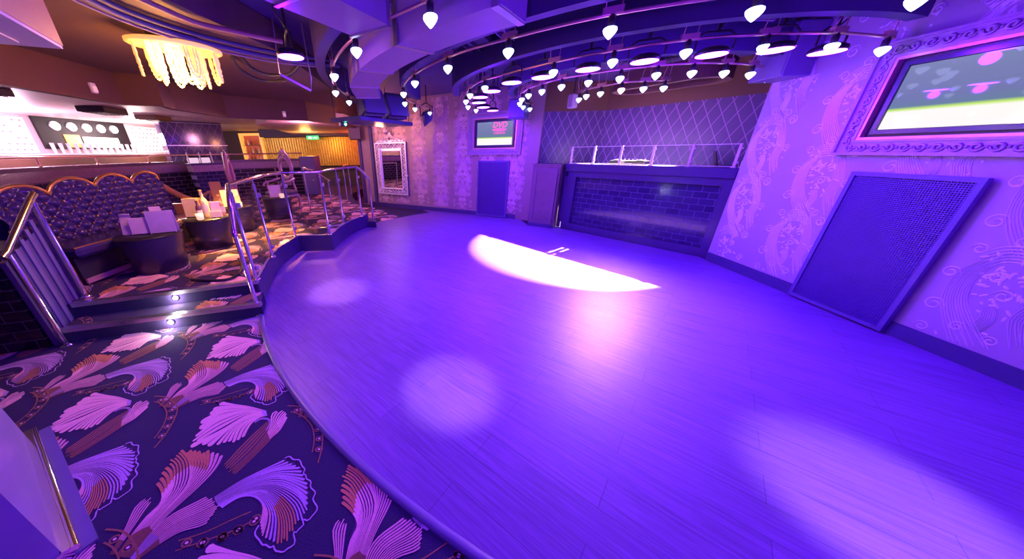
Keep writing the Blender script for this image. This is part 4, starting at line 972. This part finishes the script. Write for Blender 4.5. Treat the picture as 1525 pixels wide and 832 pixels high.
# glossy diamond pillar rising from the bar
pa, pb = Vector((-7.75, 9.15)), Vector((-6.85, 10.35)); d = pb - pa; L = d.length
t = empty('diamond_pillar', (pa.x, pa.y, HP), 'glossy dark diamond-patterned pillar standing in the bar', 'pillar', math.atan2(d.y, d.x))
g = MB(); g.box((L / 2, .3, 1.12), (L, .5, 2.24)); g.build('shaft', diamond_mat('pillar_diamond', (.07, .04, .16), (.26, .15, .34), .2, .36, .12), t)
g = MB(); g.box((L / 2, .3, 1.6), (L + .06, .56, .02)); g.tube([(-.03, .02, 2.2), (L + .03, .02, 2.2)], .01, 6); g.build('trim', mSTEEL, t)
sp_ = empty('service_station', (-6.62, 9.0, HP), 'violet-lit tiled serving station in front of the diamond pillar', 'counter', math.atan2(d.y, d.x))
g = MB(); g.box((0, .2, .45), (.8, .5, .9)); g.build('tiled_front', mTILE, sp_)
g = MB(); g.box((0, .2, .99), (.84, .53, .18)); g.build('glitter_band', mGLIT, sp_)
g = MB(); g.bbox((0, .2, 1.10), (.9, .6, .05), .01); g.build('top', mCOUNTER, sp_)
for k in range(4):
    g = MB(); g.bbox((-.42 + .28 * k, .1, 1.26), (.03, .03, .28), .004); g.build('post', mWHITE, sp_)
for k, lab in enumerate(('left of the two white boxes on the serving station', 'right of the two white boxes on the serving station')):
    q = Vector((-.28 + .28 * k, .25, 1.128)); Rz = Matrix.Rotation(math.atan2(d.y, d.x), 3, 'Z'); w = Rz @ q
    o = empty('till_box', (sp_.location.x + w.x, sp_.location.y + w.y, HP + 1.125), lab, 'box', math.atan2(d.y, d.x), 'white till boxes')
    g = MB(); g.bbox((0, 0, .07), (.22, .18, .14), .015); g.build('body', mat('white_plastic', (.9, .85, .85), .3, emit=(1, .85, .9), estr=.5), o)
    g = MB(); g.bbox((0, -.02, .155), (.16, .02, .08), .004, rot=Matrix.Rotation(-.4, 3, 'X')); g.build('display', mBLACK, o)
# back bar display on the white wall
XW = -9.72
bb = empty('back_bar_display', (XW, 9.0, 1.2), 'dark framed display with five white lamps above the bright bar', 'display', PI / 2)
g = MB(); g.box((0, -.03, 1.0), (2.2, .06, .74)); g.build('panel', mat('display_panel', (.012, .010, .015), .5), bb)
for k in range(5):
    x = -.72 + .36 * k; g = MB(); g.sph((x, -.09, 1.16), .10, 8, 0, (1, .5, 1)); lp = g.build('lamp', mat('display_lamp', (1, 1, 1), .3, emit=(1, .95, 1), estr=5), bb)
    g = MB(); g.lathe([(.115, 0), (.115, .02), (.09, .03)], (x, -.05, 1.16), 12, rot=Matrix.Rotation(PI / 2, 3, 'X')); g.build('lamp_rim', mSTEEL, lp)
g = MB(); g.box((-.45, -.07, .82), (.35, .02, .30)); g.build('orange_light_box', mat('orange_lit', (1, .5, .1), .4, emit=(1, .45, .08), estr=1.3), bb)
g = MB(); g.bbox((.25, -.08, .80), (.95, .05, .26), .08); g.build('light_box', mat('white_lit', (1, 1, 1), .4, emit=(1, .95, .95), estr=3), bb)
for k in range(14):
    p = Vector((XW + .22, 7.9 + .17 * k)); o = empty('tall_glass', (p.x, p.y, 1.72), 'pale tall glass in the row below the back bar display', 'glass', 0, 'row of glasses on the back bar')
    g = MB(); g.lathe([(.035, 0), (.03, .01), (.04, .24), (.036, .24), (.026, .02)], (0, 0, 0), 10); g.build('bowl', mat('frosted_glass', (.85, .7, .85), .2), o)
g = MB(); g.bbox((XW + .2, 7.75, 1.70), (.4, 7.0, .04), .01); tag(g.build('back_bar_shelf', mat('shelf_pale', (.8, .68, .72), .3)), 'long pale shelf along the bright back bar wall', 'shelf')
g = MB(); g.box((XW + .25, 7.75, .98), (.5, 7.0, 1.36)); tag(g.build('back_bar_cabinet', mBULK), 'long brown cabinet run under the back bar shelf', 'cabinet')
# damask dots panels either side
def lacepanel(y0, y1, label):
    o = empty('lace_panel', (XW, (y0 + y1) / 2, 1.75), label, 'wall panel', PI / 2, 'lace panels'); w = y1 - y0
    g = MB(); g.box((0, -.012, .37), (w, .024, .76)); g.build('board', mat('lit_lace', (1, .9, .9), .4, emit=(1, .70, .70), estr=.75), o)  # board emission adds the bright bar's glare; the panel is no lamp
    g = MB()
    for i in range(int(w / .13)):
        for j in range(6):
            if random.random() < .75: g.sph((-w / 2 + .06 + .13 * i + .05 * (j % 2), -.03, .06 + .125 * j), .022, 5, 0, (1.3, .4, .8))
    g.build('lace_studs', mat('lace_stud', (.55, .25, .35), .4), o)
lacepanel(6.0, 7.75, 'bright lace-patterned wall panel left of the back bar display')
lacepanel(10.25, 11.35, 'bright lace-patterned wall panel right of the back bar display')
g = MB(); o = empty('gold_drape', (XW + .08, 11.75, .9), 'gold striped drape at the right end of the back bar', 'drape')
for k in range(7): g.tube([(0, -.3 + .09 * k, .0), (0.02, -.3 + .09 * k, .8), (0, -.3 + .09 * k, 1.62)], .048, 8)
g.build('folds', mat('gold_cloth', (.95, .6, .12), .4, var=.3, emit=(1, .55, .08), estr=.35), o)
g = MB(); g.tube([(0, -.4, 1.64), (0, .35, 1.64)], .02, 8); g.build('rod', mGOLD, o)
# bottle niche right of the pillar
ni = empty('bottle_niche', (-8.1, 14.095, 1.2), 'orange-lit shelving with bottles to the right of the diamond pillar', 'shelving')
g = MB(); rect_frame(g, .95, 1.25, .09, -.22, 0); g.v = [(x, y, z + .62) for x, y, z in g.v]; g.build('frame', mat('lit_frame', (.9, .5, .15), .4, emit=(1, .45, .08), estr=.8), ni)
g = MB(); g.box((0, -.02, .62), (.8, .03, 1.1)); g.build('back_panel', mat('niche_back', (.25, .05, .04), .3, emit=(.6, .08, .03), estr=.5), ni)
g = MB()
for z in (.12, .45, .78): g.box((0, -.1, z), (.8, .18, .02))
g.build('shelf', mDARK, ni)
for j in range(3):
    for k in range(6):
        o = empty('spirit_bottle', (-8.42 + .128 * k, 13.975, 1.33 + .33 * j), 'small bottle on the orange-lit shelving', 'bottle', 0, 'bottles in the niche')
        h = .2 + .06 * random.random(); g = MB(); g.lathe([(.036, 0), (.036, h * .6), (.014, h * .75), (.014, h), (.0001, h)], (0, 0, 0), 8); g.build('glass', mat('spirit_glass', random.choice(((.9, .8, .7), (.6, .2, .1), (.2, .1, .1))), .15, emit=(1, .6, .4), estr=.25 if random.random() < .4 else 0), o)
# gold far panelling, valance and exit sign
g = MB()
for k in range(42):
    x = -7.56 + .108 * k; g.box((x, 13.99, 1.68), (.100, .04, 1.14)); g.tube([(x - .03, 13.965, 1.12), (x - .03, 13.965, 2.24)], .014, 4)
gp2 = g.build('gold_panelling', mat('gold_relief', (.55, .35, .06), .35, metal=.5, var=.5, scale=14, bump=.6)); tag(gp2, 'shimmering gold panelling on the far wall', 'panelling')
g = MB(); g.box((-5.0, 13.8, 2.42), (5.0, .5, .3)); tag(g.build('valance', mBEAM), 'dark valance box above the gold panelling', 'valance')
g = MB(); g.bbox((-5.05, 13.85, .62), (5.0, .35, .66), .02); g.box((-5.05, 13.75, 1.0), (5.0, .4, .06)); tag(g.build('far_dado', mDARK), 'dark dado cabinet below the gold panelling', 'cabinet')
ex = empty('exit_sign', (-5.25, 13.45, 2.16), 'small green exit sign hanging before the gold panelling', 'sign')
g = MB(); g.bbox((0, 0, .06), (.5, .05, .15), .01); g.build('body', mat('exit_green', (.02, .35, .12), .4, emit=(.05, .9, .3), estr=1.0), ex)
g = MB(); g.box((-.10, -.028, .06), (.12, .004, .08)); g.add([(.02, -.029, .06), (.14, -.029, .06), (.14, -.029, .085), (.20, -.029, .05), (.14, -.029, .015), (.14, -.029, .04), (.02, -.029, .04)], [(0, 1, 2, 3, 4, 5, 6)]); g.build('pictogram', mat('exit_white', (.9, 1, .9), .4, emit=(.8, 1, .8), estr=1.2), ex)
g = MB(); g.tube([(-.15, 0, .13), (-.15, 0, .39)], .006, 5); g.tube([(.15, 0, .13), (.15, 0, .39)], .006, 5); g.build('hanger', mBLACK, ex)
# soffit steps of the low ceiling
g = MB(); g.prism([(-3.5, 7.1), (-2.45, 8.5), (-2.4, 10.1), (-3.0, 13.4), (-6.0, 13.4), (-5.0, 9.0)], 2.36, 2.55); struct(g.build('ceiling_soffit', mat('soffit_paint', (.45, .30, .36), .5)))
# ceiling cassettes over the bar
for i, (x, y, lab) in enumerate(((-6.9, 6.9, 'dark ceiling cassette left of the display lamps'), (-7.2, 8.4, 'pale ceiling cassette nearest the diamond pillar'), (-6.3, 4.6, 'dark ceiling cassette at the far left above the bar'))):
    o = empty('ceiling_cassette', (x, y, 2.55), lab, 'air vent', .25, 'ceiling cassettes')
    g = MB(); g.bbox((0, 0, -.05), (.45, .7, .10), .015); g.build('body', mDARK if i != 1 else mBULK, o)
    g = MB()
    for k in range(5): g.box((-.15 + .075 * k, 0, -.105), (.03, .6, .012))
    g.build('slat', mBLACK, o)

# ------------------------------------------------------------------ chandelier
ch = empty('chandelier', (-2.46, 3.40, 2.60), 'oval crystal chandelier with glowing hanging loops', 'chandelier', math.radians(44)); RX, RY = .36, .22
g = MB(); g.lathe([(.9, .0), (1.0, -.01), (1.0, -.035), (.94, -.045), (.90, -.03), (.2, -.02), (.0001, -.02)], (0, 0, 0), 36, sx=RX, sy=RY); g.build('rim', mCRYSTAL, ch)
g = MB(); g.lathe([(.5, .0), (.55, .03), (.55, .078), (.0001, .08)], (0, 0, 0), 24, sx=RX, sy=RY); g.build('ceiling_plate', mDARK, ch)
for k in range(14):
    a = 2 * PI * k / 14; rr_ = .86 if k % 2 else .5; cx, cy = RX * rr_ * math.cos(a), RY * rr_ * math.sin(a); tx, ty = -math.sin(a) * .045, math.cos(a) * .045; dp = .25 + .05 * (k % 2 == 0); g = MB()
    for w in (1.0, .5):
        pts = [(cx + tx * math.cos(j / 26 * PI) * w, cy + ty * math.cos(j / 26 * PI) * w, -.03 - dp * (.72 + .28 * w) * math.sin(j / 26 * PI) ** .5) for j in range(27)]
        g.tube(pts, [.006 + .007 * (j % 2) for j in range(27)], 6)
    g.tube([(cx - tx * 1.1, cy - ty * 1.1, -.03), (cx + tx * 1.1, cy + ty * 1.1, -.03)], .012, 6)
    g.build('crystal_swag', mCRYSTALH if k in (2, 3, 4, 8, 9, 10) else mCRYSTAL, ch)

# ------------------------------------------------------------------ other ceiling things
def wallbox(name, c, d, rz, label, cat, m=mDARK, rot=None, face=None):
    g = MB(); g.bbox((0, 0, 0), d, .015); o = g.build(name, m, None, c, rz); tag(o, label, cat)
    if rot: o.rotation_euler = rot
    return o
# hanging cluster shelf with two speakers
s0 = Vector((-1.30, 6.75)); sh = empty('hanging_shelf', (s0.x, s0.y, 2.20), 'dark blue hanging ceiling shelf under two leaning speakers', 'shelf', math.radians(62))
g = MB(); g.bbox((0, 0, 0), (1.7, .75, .07), .01); g.build('board', mat('shelf_blue', (.06, .05, .18), .4), sh)
for x, y in ((-.8, -.3), (-.8, .3), (.8, -.3), (.8, .3)):
    g = MB(); g.tube([(x, y, .03), (x, y, .75)], .008, 5); g.build('hanger_rod', mBLACK, sh)
for i, px in enumerate(((556, 156), (590, 160))):
    p = onz(px[0], px[1], 2.42); p = Vector((-1.22, 6.2, 0)) if i == 0 else Vector((-.86, 6.72, 0))
    o = empty('leaning_speaker', (p.x, p.y, 2.245), ('left', 'right')[i] + ' one of the two blue leaning speakers on the hanging shelf', 'speaker', math.radians(40), 'leaning speakers')
    g = MB(); g.bbox((0, .03, .22), (.46, .26, .40), .02, rot=Matrix.Rotation(-.38, 3, 'X')); g.build('cabinet', mat('speaker_blue', (.07, .06, .2), .45), o)
    g = MB(); g.bbox((0, -.11, .22), (.42, .012, .36), .004, rot=Matrix.Rotation(-.38, 3, 'X')); g.build('grille_cloth', mat('speaker_cloth', (.11, .08, .28), .6), o)
    g = MB(); g.box((0, .05, .02), (.4, .3, .04)); g.build('wedge', mBLACK, o)
ls = empty('laser_lamp', (-1.82, 6.25, 2.14), 'small laser with a green spark below the hanging shelf', 'laser', .6)
g = MB(); g.bbox((0, 0, 0), (.12, .12, .08), .01); g.build('case', mBLACK, ls)
g = MB(); g.sph((.03, -.065, -.01), .022, 6); g.build('lens', mat('green_spark', (.1, 1, .5), .3, emit=(.1, 1, .55), estr=14), ls)
dm = empty('dome_camera', (*bw(1.05, -.16), 2.16), 'small dome camera above the silver mirror', 'camera')
g = MB(); g.lathe([(.06, .05), (.065, .03), (.06, 0)], (0, 0, 0), 14); g.tube([(0, 0, .05), (0, 0, .79)], .012, 6); g.build('mount', mWHITE, dm)
g = MB(); g.lathe([(.055, 0), (.05, -.03), (.03, -.05), (.0001, -.058)], (0, 0, 0), 14); g.build('dome', mat('smoked_dome', (.3, .2, .4), .1), dm)
sc_ = empty('hanging_scanner', (-.27, 7.42, 2.30), 'dark pointed scanner lamp hanging at the end of the long lamp rail', 'scanner lamp', .4)
g = MB(); g.lathe([(.0001, -.16), (.05, -.10), (.13, .02), (.13, .10), (.06, .16), (.0001, .17)], (0, 0, 0), 8, smooth=False, rot=Matrix.Rotation(.35, 3, 'Y')); g.build('head', mat('scanner_blue', (.05, .04, .14), .3), sc_)
g = MB(); g.tube([(.13, 0, .05), (.15, 0, .25), (0, 0, .32), (-.15, 0, .25), (-.13, 0, .05)], .014, 6); g.tube([(0, 0, .32), (0, 0, .65)], .012, 6); g.build('yoke', mBLACK, sc_)
ps = empty('pillar_speaker', (*bw(-.12, -.22), 2.18), 'small dark box speaker at the top of the pillar left of the mirror', 'speaker', math.radians(20))
g = MB(); g.bbox((0, 0, 0), (.34, .30, .38), .05); g.build('cabinet', mDARK, ps)
g = MB(); g.bbox((0, -.155, 0), (.30, .012, .34), .004); g.build('grille_cloth', mat('cloth_grey', (.13, .09, .14), .6), ps)
g = MB(); g.tube([(0, 0, .19), (0, .1, .28), (0, .2, .28)], .02, 6); g.build('bracket', mBLACK, ps)
bx = empty('corner_speaker', (1.70, 7.02, 2.42), 'blue box speaker hanging over the top right corner of the small framed television', 'speaker', math.atan2(BT.y, BT.x))
g = MB(); g.bbox((0, 0, 0), (.36, .3, .36), .02); g.build('cabinet', mat('speaker_violet', (.09, .07, .24), .45), bx)
g = MB(); g.bbox((0, -.155, 0), (.32, .012, .32), .004); g.build('grille_cloth', mat('violet_cloth', (.13, .09, .3), .6), bx)
g = MB(); g.tube([(0, 0, .2), (0, 0, .53)], .02, 6); g.build('hanger', mBLACK, bx)
bs = empty('booth_spotlight', (4.17, 6.37, 2.68), 'small red-glowing spotlight under the booth ceiling', 'spotlight', 0)
g = MB(); g.lathe([(.05, -.06), (.055, .05), (.03, .08), (.0001, .085)], (0, 0, 0), 12, rot=Matrix.Rotation(.2, 3, 'X')); g.build('housing', mBLACK, bs)
g = MB(); g.lathe([(.0001, -.055), (.045, -.06)], (0, 0, 0), 12, rot=Matrix.Rotation(.2, 3, 'X')); g.build('lens', mBULBW, bs)
g = MB(); g.tube([(0, 0, .08), (0, 0, .27)], .012, 6); g.build('stem', mBLACK, bs)
ws = empty('booth_speaker', (2.72, 6.78, 2.52), 'small white box speaker at the left end of the innermost lamp rail', 'speaker', math.radians(-70))
g = MB(); g.bbox((0, 0, 0), (.16, .14, .24), .02); g.build('cabinet', mWHITE, ws)
g = MB(); g.bbox((0, -.075, 0), (.13, .012, .2), .004); g.build('grille_cloth', mat('cloth_white', (.5, .42, .48), .6), ws)
g = MB(); g.tube([(0, 0, .12), (0, 0, .43)], .012, 6); g.build('stem', mBLACK, ws)
wb = empty('wall_casing', (XR - .17, 4.08, 2.55), 'violet boxed casing at the top of the right wall beside the booth', 'casing')
g = MB(); g.bbox((0, 0, .06), (.32, .40, .50), .008); g.build('box', mat('casing_paint', (.20, .14, .34), .45), wb)
g = MB(); g.box((-.162, 0, .06), (.006, .36, .46)); g.build('lid', mat('casing_lid', (.23, .16, .38), .45), wb)
cv = empty('ceiling_cove', (3.55, 5.3, 2.62), 'rounded ceiling cove with warm inner edges over the booth', 'cove', math.atan2(T.y, T.x))
def rr_poly(w, h, r, n=6):
    out = []
    for cx, cy, a0_ in ((w / 2 - r, h / 2 - r, 0), (-w / 2 + r, h / 2 - r, 90), (-w / 2 + r, -h / 2 + r, 180), (w / 2 - r, -h / 2 + r, 270)):
        out += [(cx + r * math.cos(math.radians(a0_ + 90 * k / n)), cy + r * math.sin(math.radians(a0_ + 90 * k / n))) for k in range(n + 1)]
    return out
o1, i1 = rr_poly(1.5, .75, .3), rr_poly(1.3, .55, .22); n = len(o1)
g = MB(); vs = [(*p, z) for z in (-.12, .12) for p in o1] + [(*p, z) for z in (-.12, .12) for p in i1]
g.add(vs, [f for k in range(n) for f in ((k, (k + 1) % n, n + (k + 1) % n, n + k), (2 * n + (k + 1) % n, 2 * n + k, 3 * n + k, 3 * n + (k + 1) % n), ((k + 1) % n, k, 2 * n + k, 2 * n + (k + 1) % n))]); g.build('ring', mBULK, cv)
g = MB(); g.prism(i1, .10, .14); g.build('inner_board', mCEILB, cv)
# air unit at the top left, pipes, hoops, detectors
cA, cB, cC = onz(95, 70, 2.25), onz(0, 62, 2.25), onz(0, 15, 2.25); e1 = (cB - cA).xy.normalized(); e2 = (cC - cA).xy.normalized()
au = empty('air_unit', (cA.x, cA.y, 2.25), 'tan air conditioning box with a pale underside at the top left corner', 'air unit')
q = [Vector((0, 0)), e1 * 1.2, e1 * 1.2 + e2 * 1.0, e2 * 1.0]; g = MB(); g.prism(q, .004, .42); g.build('casing', mat('air_unit_tan', (.50, .30, .16), .5), au)
g = MB(); g.prism([p * .99 + (e1 + e2) * .005 for p in q], -.012, .004)
for k in range(4): s = .15 + .22 * k; g.prism([e1 * s + e2 * .1, e1 * (s + .05) + e2 * .1, e1 * (s + .05) + e2 * .9, e1 * s + e2 * .9], -.02, -.01)
g.build('louvre_panel', mat('air_unit_white', (.62, .50, .60), .35), au)
def pipe(px, z, r, m, label):
    pts = [onz(x, y, z) for x, y in px]; o = tag(MB().tube([p for p in spline(pts, 8)], r, 8).build('ceiling_pipe', m), label, 'pipe', 'ceiling pipes'); return o
pipe([(60, -40), (180, 22), (300, 62), (420, 88), (505, 98)], 2.62, .022, mat('pipe_blue', (.08, .06, .2), .7), 'thick dark blue ceiling pipe above the chandelier')
pipe([(60, -52), (180, 12), (300, 53), (420, 80), (505, 91)], 2.645, .018, mat('pipe_dark', (.06, .05, .14), .7), 'thin dark ceiling pipe beside the thick blue one')
pipe([(40, -33), (180, 30), (290, 66), (400, 91), (480, 100)], 2.595, .009, mat('conduit', (.25, .16, .26), .7), 'slim bright conduit below the thick blue pipe')
pipe([(120, -42), (240, 12), (290, 33), (340, 45), (420, 62)], 2.64, .020, mat('lagged_pipe', (.32, .19, .12), .6), 'tan lagged ceiling pipe behind the blue pipe')
for k, (pts, lab) in enumerate((([(345, 85), (360, 105), (390, 120), (425, 118), (440, 95)], 'left of the two looped black hoses under the ceiling'), ([(360, 84), (375, 102), (400, 112), (432, 110), (450, 92)], 'right of the two looped black hoses under the ceiling'))):
    P_ = [onz(*pts[0], 2.66), onz(*pts[1], 2.59), onz(*pts[2], 2.54), onz(*pts[3], 2.55), onz(*pts[4], 2.66)]
    tag(MB().tube(spline(P_, 8), .02, 8).build('looped_hose', mDARK), lab, 'hose', 'looped hoses')
tp = empty('trapeze_hanger', (-1.62, 3.95, 2.32), 'thin metal trapeze hanger below the alone stage lamp', 'hanger', .5)
g = MB(); g.tube([(-.12, 0, .63), (-.15, 0, .14), (.15, 0, .0), (.17, 0, .12), (.16, 0, .63)], .008, 6); g.build('rod', mSTEEL, tp)
g = MB(); g.box((0, .0, .06), (.32, .03, .02), rot=Matrix.Rotation(.42, 3, 'Y')); g.build('cross_bar', mSTEEL, tp)
for (px, py, lab) in ((136, 131, 'small pale wall sensor on the brown bulkhead above the bar'), (423, 170, 'small pale wall sensor on the bulkhead above the railing')):
    best = None; rd = ray(px, py)
    for i in range(len(bulk) - 1):
        a, b = Vector(bulk[i]), Vector(bulk[i + 1]); dd = b - a; nn = Vector((-dd.y, dd.x, 0)); den = rd.dot(nn)
        if abs(den) < 1e-6: continue
        t_ = ((Vector((*a, 0)) - Vector((0, 0, EYE))).dot(nn)) / den; P_ = Vector((0, 0, EYE)) + rd * t_; s_ = (P_.xy - a).dot(dd) / dd.length_squared
        if 0 <= s_ <= 1 and t_ > 0 and (best is None or t_ < best[0]): best = (t_, P_, math.atan2(dd.y, dd.x))
    o = empty('wall_sensor', best[1], lab, 'sensor', best[2], 'wall sensors')
    g = MB(); g.bbox((0, -.02, 0), (.07, .04, .11), .008); g.build('case', mWHITE, o)
    g = MB(); g.box((0, -.042, -.01), (.05, .006, .06)); g.build('lens', mat('sensor_lens', (.95, .8, .75), .3, emit=(1, .5, .4), estr=.4), o)
# hose on the raised floor
P_ = [onz(355, 385, .32), onz(360, 398, .32), onz(352, 410, .32), onz(330, 417, .32), onz(285, 416, .32)]
tag(MB().tube(spline([Vector((p.x, p.y, HP + .02)) for p in P_], 8), .016, 8).build('floor_hose', mBLACK), 'black hose curling on the raised carpet above the steps', 'hose')
